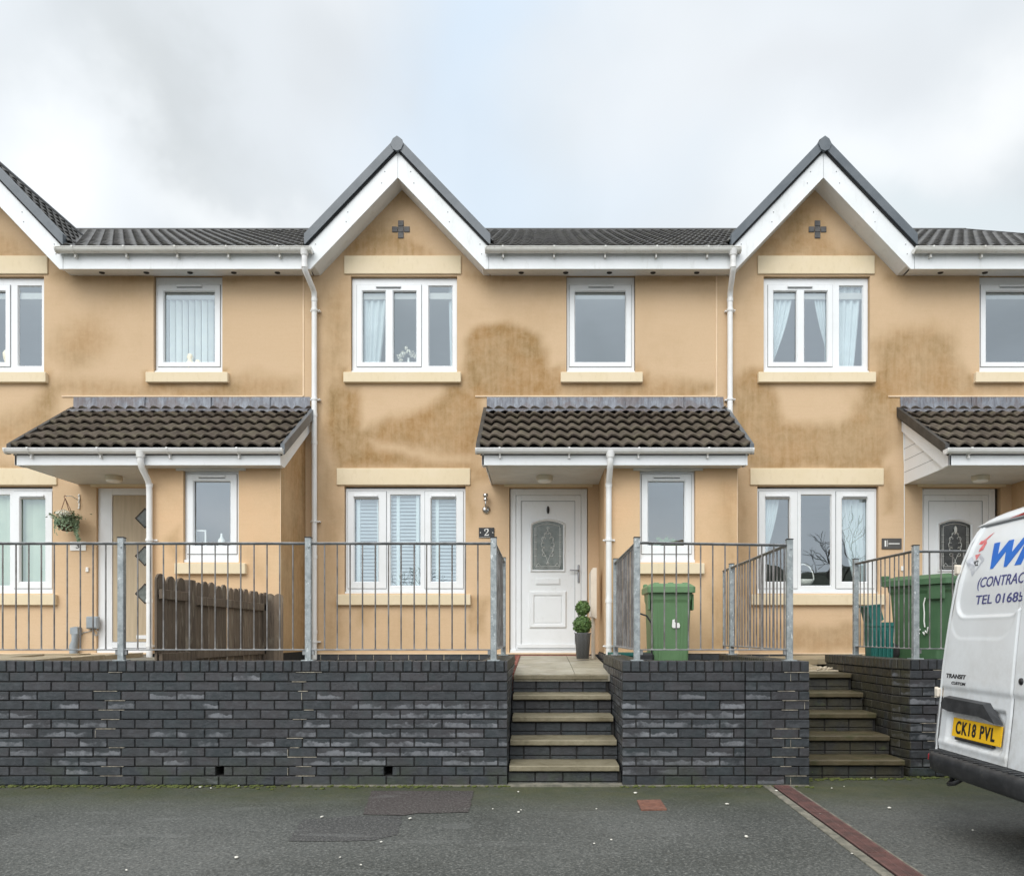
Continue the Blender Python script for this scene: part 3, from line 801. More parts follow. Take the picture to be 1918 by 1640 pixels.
    for sgn in (1, -1):
        U = Vector((0, 1, 0)) if sgn > 0 else Vector((0, 1, 0))
        Vg = Vector((-sgn * 1, 0, 1.046)).normalized(); Ng = Vector((sgn * 1.046, 0, 1)).normalized()
        Og = Vector((xc + sgn * 1.15, y0 + .02, 7.29 - 1.15 * 1.046))
        def dropg(p): return p.z < O.z + (p.y - O.y) * 2.39 / 4.35 - .12
        tiles(mb, Og, U, Vg, Ng, tr, 1.15 * 1.447, .29, .1525, 0, dropg)
    mb.build('roof', 'roof_tiles', H)
    mb = MB(); mb.tube([(a, 14.2, 8.35), (b, 14.2, 8.35)], .06, 12); mb.tube([(xc, y0 - .03, 7.285), (xc, 12.6, 7.285)], .075, 10)
    mb.add([(a, 14.2, 8.38), (b, 14.2, 8.38), (b, 18.5, 5.95), (a, 18.5, 5.95)], [[0, 1, 2, 3]])
    if num != 2:
        ve = b if num == 1 else a; mb.obox((ve, 12.04, 7.165), (X3_, Vv, Nn), (.03, 2.47, .05)) 
    mb.build('ridge', 'cloak_dark', H)
    # fascia, soffit, vents, gutter
    segs = []
    fl, fr = xc + 1.13, xc - 1.13 + PITCH
    mb = MB(); mb.box(fl + .001, fr - .001, y0 - .001, y0 + .02, 5.745, 5.965, 0)
    mb.box(fl - .004, fl + .001, y0 - .002, y0, 5.745, 5.9, 1)
    mb.add([(fl - .047, y0 + .02, 5.748), (fr + .047, y0 + .02, 5.748), (fr - .01, YM + .01, 5.80), (fl + .01, YM + .01, 5.80)], [[3, 2, 1, 0]])
    mb.build('fascia', ['fascia_white', 'seal'], H)
    for vx in (-.24, .32, .87, 1.42, 1.97):
        mb = MB(); mb.lathe([(0, -.006), (.028, -.006), (.034, -.002), (.034, .01)], (vx + dx, y0 + .15, 5.765), 14); mb.build('soffit_vent', 'dark', H)
    def gutter(name, xa, xb, yc, z, r, parent, mat, outlet=None, nbr=5):
        mb = MB(); n = 12; prof = []
        for i in range(n + 1):
            t = math.pi * i / n; prof.append((yc - r * math.cos(t), z - r * math.sin(t)))
        for i in range(n, -1, -1):
            t = math.pi * i / n; prof.append((yc - (r - .004) * math.cos(t), z - (r - .004) * math.sin(t)))
        for i in range(len(prof) - 1):
            p, q_ = prof[i], prof[i + 1]
            mb.add([(xa, p[0], p[1]), (xb, p[0], p[1]), (xb, q_[0], q_[1]), (xa, q_[0], q_[1])], [[0, 1, 2, 3]], 0, True)
        mb.tube([(xa, yc - r, z), (xb, yc - r, z)], .006, 6)
        for e in (xa, xb):
            P = [(e, yc - (r + .004) * math.cos(math.pi * i / n), z - (r + .004) * math.sin(math.pi * i / n)) for i in range(n + 1)]
            mb.prism(P, (.012 if e == xa else -.012, 0, 0))
            P = [(yc - (r + .006) * math.cos(math.pi * i / n), z - (r + .006) * math.sin(math.pi * i / n)) for i in range(n + 1)]
            for i in range(n): mb.add([(e - .02 if e == xb else e, *P[i]), (e if e == xb else e + .02, *P[i]), (e if e == xb else e + .02, *P[i + 1]), (e - .02 if e == xb else e, *P[i + 1])], [[0, 1, 2, 3]], 0, True)
        g = mb.build(name, mat, parent)
        for i in range(nbr):
            bx = xa + (xb - xa) * (i + .35) / nbr; m2 = MB()
            P = [(yc - (r + .007) * math.cos(math.pi * k / n), z - (r + .007) * math.sin(math.pi * k / n)) for k in range(n + 1)]
            for k in range(n): m2.add([(bx - .011, *P[k]), (bx + .011, *P[k]), (bx + .011, *P[k + 1]), (bx - .011, *P[k + 1])], [[0, 1, 2, 3]], 0, True)
            m2.box(bx - .009, bx + .009, yc + r * .2, yc + r + .03, z - r - .045, z - r + .01, 0, .002)
            m2.box(bx - .011, bx + .011, yc - r - .012, yc - r + .004, z - .012, z + .01, 0, .002)
            m2.build('gutter_bracket', mat, g)
        return g
    gl, gr = -.68 + dx, -2.81 + PITCH + dx
    gutter('gutter', gl, gr, 9.865, 5.965, .056, H, 'gutter_plastic')
    # main downpipe (left edge of this house: takes the gutter of the house on the left)
    r = .034; px_ = -2.905 + dx; mb = MB()
    pts = [(px_, 9.865, 5.92), (px_, 9.865, 5.74), (px_ + .004, 9.885, 5.70), (px_ + .03, 10.12, 5.585), (px_ + .035, 10.165, 5.545), (px_ + .035, 10.17, 5.45), (px_ + .035, 10.17, .9)]
    mb.tube(pts, r, 14)
    mb.tube([(px_, 9.865, 5.945), (px_, 9.865, 5.88)], [.06, .042], 14)
    for z in (5.75, 5.46, 5.33, 4.0, 3.65, 2.2, 1.25): mb.tube([(pts[-1][0] if z < 5.6 else px_, 10.17 if z < 5.6 else 9.865, z + .022), (pts[-1][0] if z < 5.6 else px_, 10.17 if z < 5.6 else 9.865, z - .022)], r + .005, 14)
    dp = mb.build('downpipe', 'pipe_white', H)
    for z in (5.33, 4.2, 2.65, 1.12):
        m2 = MB(); m2.tube([(pts[-1][0], 10.17, z + .012), (pts[-1][0], 10.17, z - .012)], r + .009, 14); m2.box(pts[-1][0] - .06, pts[-1][0] + .07, 10.195, 10.235, z - .01, z + .01, 0, .003)
        m2.lathe([(0, -.03), (.008, -.03), (.012, 0)], (pts[-1][0] + .062, 10.2, z), 8, 0, True, 0, 'y')
        m2.build('pipe_clip', 'pipe_white', dp)
    # gable cross of tiles
    mb = MB(); cx, cz = MX(names.get('cross', 751)) + dx, MZ(430)
    for (u, w_) in ((0, 0), (1, 0), (-1, 0), (0, 1), (0, -1)):
        mb.box(cx + u * .077 - .036, cx + u * .077 + .036, YM - .012, YM + .02, cz + w_ * .077 - .036, cz + w_ * .077 + .036, 0, .004)
    mb.box(cx - .036, cx + .036, YM - .004, YM + .01, cz - .113, cz + .113, 1)
    mb.build('gable_ornament', ['cross_tile', 'seal'], H)
    # ================= porch
    pl, pr = PX(1133) + dx, PX(1381) + dx
    mb = MB(); zt_ = 3.16
    wall_grid(mb, (pl, pr), (1.0, zt_), YP, [(PX(1198.5) + dx, PX(1302.5) + dx, PZ(1053), PZ(876.5))], lambda x, z: True, pstains, num * 10 + 5, .03, .09, SP)
    o = mb.add([(pl, YP, 1.0), (pl, YM, 1.0), (pl, YM, zt_), (pl, YP, zt_)], [[0, 3, 2, 1]])
    for i in range(4): mb.st[o + i] = .25
    # stained flank
    ny, nz = 12, 50; ys = np.linspace(YP, YM, ny); zs = np.linspace(1.0, 3.75, nz); o = len(mb.v)
    for j in range(nz):
        for i in range(ny):
            mb.v.append((pr, ys[i], zs[j])); t = (ys[i] - YP) / (YM - YP)
            mb.st[o + j * ny + i] = min(1, (.55 + .35 * t) * (1 - .3 * max(0, 1.6 - zs[j])) + .25 * mnoise.noise(Vector((ys[i] * 3, zs[j] * 2, num))))
    for j in range(nz - 1):
        for i in range(ny - 1):
            zt2 = 3.14 + (ys[i] - 9.05) * .62
            if zs[j] > zt2: continue
            mb.f.append([o + j * ny + i, o + j * ny + i + 1, o + (j + 1) * ny + i + 1, o + (j + 1) * ny + i]); mb.mi.append(0); mb.sm.append(False); mb.r.append(0)
    mb.box(pl - .002, pl + .004, YP - .004, YP + .002, 1.0, 3.13, 1); mb.box(pr - .004, pr + .003, YP - .004, YP + .002, 1.0, 3.13, 1)
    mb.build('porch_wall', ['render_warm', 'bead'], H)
    mb = MB(); mb.box(pl + .004, pr - .004, YP - .006, YM, .1, 1.0, 1)
    for c in range(4):
        for i in range(8):
            x = pl + i * .225 + (c % 2) * .1; xa, xb = max(pl, x), min(pr, x + .215)
            if xb - xa > .02: mb.box(xa, xb, YP - .013, YP + .05, .99 - (c + 1) * .075 + .005, .99 - c * .075 - .005, 0, .004, random.random() + .01, .1)
        for i in range(5): mb.box(pl - .009, pl + .05, YP + .0 + i * .225, min(YM - .02, YP + i * .225 + .215), .99 - (c + 1) * .075 + .005, .99 - c * .075 - .005, 0, .004, random.random() + .01, .1)
    mb.build('porch_plinth', ['brick_blue', 'mortar_dark'], H)
    # lean-to roof
    el, er = -.69 + dx, 2.37 + dx; ye = 1500 / 166.; ze = 3.325
    Vp = Vector((0, YM - ye, 4.07 - ze)).normalized(); Np = Vector((0, -Vp.z, Vp.y)); Lp = math.hypot(YM - ye, 4.07 - ze)
    mb = MB(); tiles(mb, (el + .01, ye, ze - .02), (1, 0, 0), Vp, Np, er - el - .02, Lp, .282, .1525, num * .2, None, .038, .046, 10)
    rf = mb.build('porch_roof', 'porch_tiles', H)
    mb = MB()     # dark board under the tiles
    mb.prism([(el + .012, ye + .02, ze - .05), (el + .012, YM, 4.07 - .07), (el + .012, YM, 4.07 - .12), (el + .012, ye + .02, ze - .09)], (er - el - .024, 0, 0))
    mb.build('roof_board', 'dark', rf)
    # lead
    mb = MB(); fx0, fx1 = MX(912) + dx, min(MX(1357), 2.3) + dx + .04; n = 90; P = []
    for j, (yy, zz) in enumerate(((YM - .006, MZ(743.4)), (YM - .012, MZ(750)), (YM - .014, MZ(760)), (YM - .03, MZ(767)), (YM - .1, MZ(770)), (YM - .17, 4.07 - .17 * .62 + .055))):
        row = []
        for i in range(n + 1):
            x = fx0 + (fx1 - fx0) * i / n
            k = mnoise.noise(Vector((x * 7, j * .7, num))) * .012 * (1 if j not in (0, 5) else .4)
            wob = .012 * math.sin(x * 2 * math.pi / .1525 + 1) if j == 5 else 0
            row.append((x, yy - abs(k), zz + (k * .5 if j else 0) + wob))
        P.append(row)
    mb.grid(P, 0, True)
    for jx in (.3, .58, .83): mb.box(fx0 + (fx1 - fx0) * jx, fx0 + (fx1 - fx0) * jx + .012, YM - .03, YM - .01, MZ(766), MZ(744), 0, .002)
    mb.build('flashing', 'lead', rf)
    # verges: dark cloak, white barge, boxed end
    for side, xx in ((-1, el), (1, er)):
        mb = MB(); xa, xb = (xx - .035, xx + .012) if side < 0 else (xx - .012, xx + .035)
        def zs_(y): return ze + (y - ye) * (4.07 - ze) / (YM - ye)
        mb.prism([(xa, ye - .03, zs_(ye - .03) + .05), (xa, YM, zs_(YM) + .05), (xa, YM, zs_(YM) - .07), (xa, ye - .03, zs_(ye - .03) - .07)], (xb - xa, 0, 0))
        mb.build('porch_verge', 'cloak_dark' if (side < 0) else 'cloak_grey', rf)
        mb = MB(); bx = xx + (.03 if side < 0 else -.05)
        mb.prism([(bx, 9.05, zs_(9.05) - .075), (bx, YM, zs_(YM) - .075), (bx, YM, zs_(YM) - .26), (bx, 9.2, 3.127), (bx, 9.05, 3.127)], (.022, 0, 0))
        if side < 0:
            # clad triangle with three grooves
            tx = bx + .03
            mb.prism([(tx, 9.12, 3.129), (tx, 9.12, 3.2), (tx, YM, zs_(YM) - .2), (tx, YM, 3.129)], (.012, 0, 0))
            for gz in (3.28, 3.43, 3.58):
                ys0 = ye + (gz + .24 - ze) / ((4.07 - ze) / (YM - ye)); mb.box(tx - .0015, tx, ys0, YM, gz, gz + .006, 1)
        mb.build('porch_bargeboard', ['upvc', 'seal'], rf)
    mb = MB(); mb.box(-.66 + dx, 2.32 + dx, 9.05, 9.072, 3.125, 3.24, 0, .003); mb.build('porch_fascia', 'upvc', rf)
    mb = MB(); mb.box(-.61 + dx, pl - .003, 9.073, YM - .0, 3.132, 3.145); mb.box(pl - .002, 2.30 + dx, 9.073, YP + .0, 3.132, 3.145)
    mb.box(PX(1186) + dx, PX(1316) + dx, YP - .02, YP + .03, 3.105, 3.1315)
    for i in range(1, 12): mb.box(-.61 + dx, pl - .004, 9.073 + i * .1, 9.076 + i * .1, 3.1305, 3.1318, 1)
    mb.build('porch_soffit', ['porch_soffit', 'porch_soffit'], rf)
    g = gutter('porch_gutter', (890 - 1012) / 167.6 + dx, (1413 - 1012) / 167.6 + dx, 9.0, 3.295, .052, H, 'pipe_white', nbr=4)
    mb = MB(); px_ = .787 + dx
    mb.tube([(px_, 9.0, 3.25), (px_, 9.0, 3.16), (px_, 9.03, 3.09), (px_, 9.17, 2.98), (px_, 9.2, 2.93), (px_, 9.205, 2.8), (px_, 9.205, .9)], .034, 14)
    mb.tube([(px_, 9.0, 3.27), (px_, 9.0, 3.2)], [.055, .042], 14)
    for z in (2.93, 1.6): mb.tube([(px_, 9.205, z + .02), (px_, 9.205, z - .02)], .039, 14)
    dp = mb.build('porch_downpipe', 'pipe_white', H)
    for z in (2.3, 1.08):
        m2 = MB(); m2.tube([(px_, 9.205, z + .012), (px_, 9.205, z - .012)], .043, 14); m2.box(px_ - .065, px_ + .075, 9.235, 9.262, z - .01, z + .01, 0, .003); m2.build('pipe_clip', 'pipe_white', dp)
    return H

# ---- stain maps, outlines measured on the photograph's own wall
st2 = [
 ([(868,640),(885,621),(930,607),(985,609),(1015,628),(1030,665),(1040,700),(1045,745),(900,745),(878,720),(866,690)], .85, 9),
 ([(645,478),(628,470),(665,430),(705,392),(740,415),(770,440),(815,478)], .62, 26),
 ([(700,430),(735,440),(790,470),(790,480),(650,480),(660,455)], .6, 14),
 ([(715,350),(775,350),(800,385),(690,385)], .5, 16),
 ([(596,540),(652,500),(656,700),(645,735),(640,840),(600,850)], .42, 22),
 ([(618,560),(640,560),(642,690),(622,690)], .4, 16),
 ([(640,722),(668,724),(682,800),(730,782),(792,766),(825,750),(836,720),(866,712),(908,742),(902,800),(895,845),(885,876),(630,876),(606,800),(618,730)], .8, 9),
 ([(630,718),(668,720),(668,780),(640,790)], .5, 14),
 ([(690,822),(740,824),(800,842),(882,852),(888,870),(800,866),(750,846),(700,842)], -.75, 8),
 ([(882,870),(925,868),(928,895),(898,905),(892,960),(878,980),(872,920)], .55, 10),
 ([(598,860),(632,876),(640,1000),(636,1218),(598,1218)], .42, 16),
 ([(880,1118),(918,1116),(908,1180),(888,1182)], .5, 10),
 ([(660,1135),(705,1135),(690,1175),(668,1170)], .35, 12),
 ([(1192,690),(1215,705),(1334,718),(1338,745),(1050,745),(1042,715),(1055,690)], .5, 12),
 ([(870,512),(1338,512),(1338,524),(870,524)], .45, 8),
 ([(880,500),(940,520),(920,545),(885,530)], .3, 16),
 ([(1192,520),(1225,520),(1220,640),(1195,690)], .12, 20)]
for x_, y_, w_ in ((672, 452, 5), (690, 438, 6), (703, 446, 4), (716, 436, 5), (742, 444, 6), (757, 450, 5), (772, 447, 4), (790, 462, 5), (655, 462, 5), (806, 466, 4)):
    st2.append(([(x_, y_), (x_ + w_, y_), (x_ + w_, 480), (x_, 480)], .42, 4))
st2 += [([(637, 688), (652, 688), (650, 712), (640, 716)], .7, 6), ([(1042, 690), (1056, 690), (1052, 735), (1044, 740)], .6, 6), ([(864, 700), (872, 700), (870, 740), (864, 730)], .5, 6), ([(1204, 700), (1212, 700), (1210, 735), (1206, 735)], .4, 6),
        ([(880, 1115), (888, 1115), (886, 1175), (881, 1175)], .4, 6), ([(624, 1120), (632, 1120), (631, 1160), (626, 1160)], .3, 6), ([(1080, 735), (1340, 728), (1340, 745), (1080, 745)], .5, 7), ([(940, 725), (1040, 728), (1040, 745), (940, 745)], .5, 7), ([(650, 866), (880, 866), (880, 878), (650, 878)], .45, 8)]
for x_ in (905, 930, 948, 975, 1003, 1022, 1090, 1130, 1175, 1240, 1290): st2.append(([(x_, 715), (x_ + 4, 715), (x_ + 4, 745), (x_, 745)], .3, 4))
d1 = -773.5
def shift(poly, d): return [(x + d, y) for x, y in poly]
# polygons for the houses either side are in photo pixels already
st1 = [
 ([(1440,478),(1415,472),(1470,410),(1520,390),(1560,440),(1590,455),(1630,482)], .6, 16),
 ([(1500,375),(1570,375),(1590,410),(1480,410)], .3, 16),
 ([(1400,690),(1432,696),(1450,735),(1468,790),(1505,800),(1580,785),(1600,768),(1620,720),(1645,700),(1690,745),(1690,830),(1660,860),(1650,876),(1402,876),(1375,850),(1372,720)], .72, 10),
 ([(1638,650),(1672,612),(1745,604),(1785,630),(1798,680),(1805,745),(1680,745),(1640,735)], .68, 17),
 ([(1640,690),(1670,690),(1680,745),(1640,745)], .5, 12),
 ([(1655,780),(1690,790),(1690,860),(1660,850)], -.5, 12),
 ([(1420,1180),(1560,1172),(1645,1150),(1650,1218),(1400,1218)], .5, 9),
 ([(1660,512),(1920,512),(1920,524),(1660,524)], .4, 8),
 ([(1640,490),(1720,518),(1700,548),(1650,530)], .35, 18),
 ([(1800,690),(1830,700),(1920,712),(1920,745),(1800,745)], .45, 14),
 ([(1372,880),(1405,880),(1410,1210),(1372,1215)], .35, 16),
 ([(1372,540),(1425,520),(1425,700),(1376,700)], .15, 22)]
st3 = [
 ([(88,655),(118,622),(170,612),(205,640),(180,672),(130,695)], .42, 22),
 ([(80,690),(95,715),(180,712),(268,716),(420,718),(470,700),(568,712),(568,745),(120,745),(96,790),(60,835),(-20,835),(-20,790),(50,760),(70,728)], .55, 14),
 ([(62,740),(110,735),(100,800),(60,820)], .45, 14),
 ([(-40,478),(-60,420),(20,440),(80,478)], .45, 14),
 ([(100,510),(568,510),(568,526),(100,526)], .5, 8),
 ([(415,690),(440,700),(450,742),(415,742)], .35, 12),
 ([(-20,470),(60,476),(60,482),(-20,482)], .4, 6),
 ([(-200,700),(-30,710),(-30,876),(-200,876)], .6, 16)]
st1 += [([(1410, 695), (1424, 695), (1420, 750), (1412, 760)], .7, 7), ([(1638, 700), (1648, 700), (1650, 790), (1640, 790)], .55, 8), ([(1815, 700), (1826, 700), (1824, 740), (1816, 740)], .5, 6), ([(1420, 866), (1655, 866), (1655, 878), (1420, 878)], .45, 8), ([(1650, 880), (1672, 880), (1668, 960), (1652, 960)], .5, 9), ([(1430, 472), (1640, 472), (1640, 480), (1430, 480)], .4, 6)]
st3 += [([(80, 700), (96, 700), (92, 760), (84, 760)], .6, 8), ([(262, 690), (274, 690), (272, 720), (264, 722)], .5, 6), ([(416, 690), (430, 690), (428, 720), (418, 722)], .5, 6), ([(270, 720), (425, 720), (425, 745), (270, 745)], .35, 8), ([(-20, 866), (108, 866), (108, 878), (-20, 878)], .4, 8)]
for x_ in (160, 205, 250, 300, 350, 395, 440, 490, 530): st3.append(([(x_, 716), (x_ + 4, 716), (x_ + 4, 745), (x_, 745)], .28, 4))
p2 = [([(1335,900),(1381,890),(1381,1215),(1330,1215),(1345,1060)], .42, 18), ([(1320,1120),(1360,1090),(1350,1215),(1310,1215)], .3, 14), ([(1150,1100),(1195,1060),(1195,1215),(1150,1215)], .15, 16)]
p3 = [([(315,1010),(345,990),(345,1050),(325,1060)], .4, 7), ([(455,1020),(500,1060),(495,1100),(465,1080)], .25, 14)]
p1 = [([(1990,900),(2240,890),(2240,1215),(1990,1215)], .5, 18)]
h3 = house(3, -PITCH, st3, p3, dict(label='cream terraced house with beige diamond-pane door, hanging basket and fence, leftmost', w1='upstairs gable window with clear dark panes', w2='upstairs window with white vertical blinds', w3='ground floor window with pale green vertical blinds', w4='narrow porch window with ornaments on its ledge', cross=751))
h2 = house(2, 0.0, st2, p2, dict(label='cream terraced house number 2 with white door and full gable, in the middle', w1='upstairs gable window with a curtain and flowers behind', w2='upstairs window with empty frosted pane', w3='ground floor window with white louvred shutters', w4='narrow porch window with green plant behind', cross=751))
h1 = house(1, PITCH, st1, p1, dict(label='cream terraced house number 1 behind the white van, rightmost', w1='upstairs gable window with swept white curtains', w2='upstairs window with plain grey pane', w3='ground floor window with swept curtains and wicker basket', w4='narrow porch window hidden by the van', cross=757.5))

# ================================================================== doors
def door_upvc(H, dx, glassmat_, knocker_mat, dpx=0):
    X = lambda p: MX(p + dpx) + dx
    y = YM + .05; mb = MB()
    # frame
    x0, x1 = X(955.5), X(1100) if dpx == 0 else X(1101)
    mb.box(x0, X(966), y - .01, y + .05, MZ(1222), MZ(914), 0, .004); mb.box(X(1089), x1, y - .01, y + .05, MZ(1222), MZ(914), 0, .004)
    mb.box(X(966), X(1089), y - .01, y + .05, MZ(926), MZ(914), 0, .004); mb.box(x0, x1, y - .05, y + .05, MZ(1223.5), MZ(1217), 0, .004)
    fr = mb.build('door_frame', 'upvc', H)
    mb = MB(); a, b, c, d = X(966.5), X(1088.5), MZ(1216.5), MZ(926.5)
    # leaf outer rails, slightly proud panel
    mb.box(a, b, y + .004, y + .05, c, d)
    mb.box(a, X(976), y - .006, y + .003, c, d, 0, .003); mb.box(X(1077), b, y - .006, y + .003, c, d, 0, .003)
    mb.box(X(976), X(1077), y - .006, y + .003, MZ(937), d, 0, .003); mb.box(X(976), X(1077), y - .006, y + .003, c, MZ(1206), 0, .003)
    mb.box(X(975.5), X(976.3), y - .0065, y - .002, MZ(1206), MZ(937), 1); mb.box(X(1076.7), X(1077.5), y - .0065, y - .002, MZ(1206), MZ(937), 1); mb.box(X(976), X(1077), y - .0065, y - .002, MZ(937.5), MZ(936.7), 1)
    mb.box(X(969), X(1086), y - .03, y - .006, MZ(1213), MZ(1206), 0, .004)
    # lower moulded panel: nested frames
    def ring(l, r, t, bt, w, ya, yb):
        P = [(X(l), MZ(bt)), (X(r), MZ(bt)), (X(r), MZ(t)), (X(l), MZ(t))]; Q = [(X(l) + w, MZ(bt) + w), (X(r) - w, MZ(bt) + w), (X(r) - w, MZ(t) - w), (X(l) + w, MZ(t) - w)]
        mb.add([(p[0], ya, p[1]) for p in P] + [(p[0], yb, p[1]) for p in Q], [[k, (k + 1) % 4, (k + 1) % 4 + 4, k + 4] for k in range(4)])
    for (l, r, t, bt, w, ya, yb) in ((991, 1062, 1105.5, 1176.5, .02, y + .004, y - .02), (993.9, 1059.1, 1108.4, 1173.6, .035, y - .02, y - .018), (999, 1054, 1113.5, 1168.5, .018, y - .018, y - .001)):
        ring(l, r, t, bt, w, ya, yb)
    mb.box(X(1001.5), X(1051.5), y - .012, y + .01, MZ(1166), MZ(1116), 0, .006)
    mb.box(X(1003.5), X(1049), y - .01, y + .01, MZ(1094), MZ(1082), 0, .005); mb.box(X(1005), X(1047.5), y - .015, y - .008, MZ(1092.4), MZ(1083.6), 0, .003)
    leaf = mb.build('door', ['upvc', 'seal'], H)
    # arched glazed unit
    gx0, gx1, gz0, gz1 = X(997.2), X(1054.8), MZ(1066), MZ(974.5); sg = .05
    def arch(x0, x1, z0, z1, sag, n=14):
        P = [(x0, z0), (x1, z0)]
        for i in range(n + 1):
            t = i / n; P.append((x1 + (x0 - x1) * t, z1 - sag * (2 * t - 1) ** 2))
        return P
    def loop(mb, P, Q, ya, yb, mat=0):
        n = len(P); mb.add([(p[0], ya, p[1]) for p in P] + [(p[0], yb, p[1]) for p in Q], [[k, (k + 1) % n, (k + 1) % n + n, k + n] for k in range(n)], mat)
    mb = MB(); e = .03
    A = arch(gx0 - e, gx1 + e, gz0 - e, gz1 + e, sg + .01); B = arch(gx0 - .018, gx1 + .018, gz0 - .018, gz1 + .018, sg + .005); C = arch(gx0, gx1, gz0, gz1, sg)
    loop(mb, A, B, y + .004, y - .022); loop(mb, B, C, y - .022, y - .004)
    mb.prism([(p[0], y + .003, p[1]) for p in C], (0, .012, 0), 1)
    # leaded ornament
    cx, cz = (gx0 + gx1) / 2, (gz0 + gz1) / 2 - .005; yl = y - .002
    def ln(pts, r=.0032): mb.tube([(cx + p[0], yl, cz + p[1]) for p in pts], r, 6, 2)
    w, h = (gx1 - gx0) / 2, (gz1 - gz0) / 2
    bx, bz = w - .045, h - .06
    ln([(-bx, -h + .03), (bx, -h + .03)], .004); ln([(-bx, -h + .05), (bx, -h + .05)], .004)
    for sx in (-1, 1):
        ln([(sx * bx, -h + .03), (sx * bx, bz)], .0035); ln([(sx * (bx + .016), -h + .05), (sx * (bx + .016), bz - .02)], .003)
        for k in range(4): ln([(sx * (bx - .01), -.13 + k * .09), (sx * (bx + .022), -.13 + k * .09)], .004)
        # scrolls
        for (ox, oz, r0, a0, a1) in ((.045, .09, .035, -60, 200), (.055, .02, .038, -120, 130), (.04, -.05, .04, -90, 120), (.05, -.11, .03, -160, 80), (.02, .15, .022, -30, 220)):
            pts = []
            for i in range(15):
                t = i / 14; aa = R(a0 + (a1 - a0) * t); rr = r0 * (1 - .55 * t)
                pts.append((sx * (ox + rr * math.cos(aa)), oz + rr * math.sin(aa)))
            ln(pts, .0042)
        ln([(0, .2), (sx * .03, .155), (sx * .07, .06), (sx * .085, 0), (sx * .06, -.07), (sx * .02, -.15), (0, -.2)], .003)
        ln([(sx * bx, -h + .05), (sx * (bx - .03), -h + .09), (sx * (bx - .06), -h + .055)], .0035)
    ln([(-bx, bz), (-bx * .5, bz + .022), (0, bz + .03), (bx * .5, bz + .022), (bx, bz)], .0038)
    ln([(0, .2), (0, .24)], .004); ln([(0, -.2), (0, -.235)], .004); ln([(-.02, .225), (0, .25), (.02, .225), (0, .205), (-.02, .225)], .003)
    ln([(-.02, -.225), (0, -.25), (.02, -.225), (0, -.205), (-.02, -.225)], .003)
    mb.build('door_light', ['upvc', glassmat_, 'leading'], leaf)
    mb = MB(); mb.lathe([(0, -.018), (.6, -.016), (1.0, -.004), (1.0, 0.0)], (0, 0, 0), 18, 0, True, 0, 'y')
    kx, kz = (X(1026.6), MZ(953.7)) if knocker_mat != 'letter_white' else (X(1026.6), MZ(991))
    mb.v = [(kx + v[0] * .018, y - .006 + v[1], kz + v[2] * .05) for v in mb.v]
    mb.tube([(kx, y - .03, kz + .025), (kx, y - .034, kz), (kx, y - .03, kz - .028)], .006, 8)
    mb.build('door_knocker', knocker_mat, leaf)
    mb = MB(); hx = X(1084)
    mb.box(hx - .013, hx + .013, y - .02, y - .006, MZ(1091), MZ(1057), 0, .006); mb.tube([(hx, y - .02, MZ(1068)), (hx, y - .055, MZ(1068)), (hx - .02, y - .06, MZ(1068)), (hx - .115, y - .055, MZ(1067.3))], .009, 10)
    mb.lathe([(0, -.004), (.009, -.004), (.01, 0)], (hx, y - .02, MZ(1082)), 12, 0, True, 0, 'y')
    mb.build('door_handle', 'handle_metal', leaf)
door_upvc(h2, 0.0, 'door_glass', 'black_plastic', 0)
door_upvc(h1, PITCH, 'door_glass_dark', 'letter_white', -7)
# beige door of the left house
def door_beige():
    dx = 0; X = MX; y = YM + .05; mb = MB()
    mb.box(X(180.5), X(207), y - .01, y + .05, MZ(1223), MZ(912.5), 0, .004); mb.box(X(312), X(327.5), y - .01, y + .05, MZ(1223), MZ(912.5), 0, .004)
    mb.box(X(207), X(312), y - .01, y + .05, MZ(925.5), MZ(912.5), 0, .004); mb.box(X(180.5), X(327.5), y - .04, y + .05, MZ(1223.5), MZ(1214), 0, .004)
    mb.build('door_frame', 'upvc', h3)
    mb = MB(); mb.box(X(208), X(311), y + .0, y + .045, MZ(1201), MZ(926)); mb.box(X(207.5), X(311.5), y - .02, y + .045, MZ(1213), MZ(1202), 1, .003)
    mb.box(X(252), X(282), y - .008, y, MZ(1196), MZ(1189), 1, .002)
    leaf = mb.build('door', ['door_beige', 'upvc'], h3, label='beige wood-grain door with three diamond lights')
    for zc in (969, 1040, 1111):
        cx, cz, r = X(268), MZ(zc), .132; mb = MB()
        P = [(cx - r, cz), (cx, cz - r * 1.02), (cx + r, cz), (cx, cz + r * 1.02)]; q = r - .022
        Q = [(cx - q, cz), (cx, cz - q * 1.02), (cx + q, cz), (cx, cz + q * 1.02)]
        mb.add([(p[0], y - .001, p[1]) for p in P] + [(p[0], y - .012, p[1]) for p in Q], [[k, (k + 1) % 4, (k + 1) % 4 + 4, k + 4] for k in range(4)])
        mb.prism([(p[0], y - .004, p[1]) for p in Q], (0, .003, 0), 1)
        mb.build('door_light', ['badge_dark', 'door_glass'], leaf)
door_beige()

#PART2
# ================================================================== ground
def sheet(name, mat, x0, x1, y0, y1, z, nx=2, ny=2):
    mb = MB(); mb.grid([[(x0 + (x1 - x0) * i / (nx - 1), y0 + (y1 - y0) * j / (ny - 1), z) for i in range(nx)] for j in range(ny)], 0, False)
    return structure(mb.build(name, mat, None, (0, 0, z)))
mb = MB(); mb.grid([[(-150 + 300 * i / 20, -150 + 320 * j / 20, -.004) for i in range(21)] for j in range(21)], 0, False)
structure(mb.build('ground', 'tarmac', None, (0, 0, 0)))
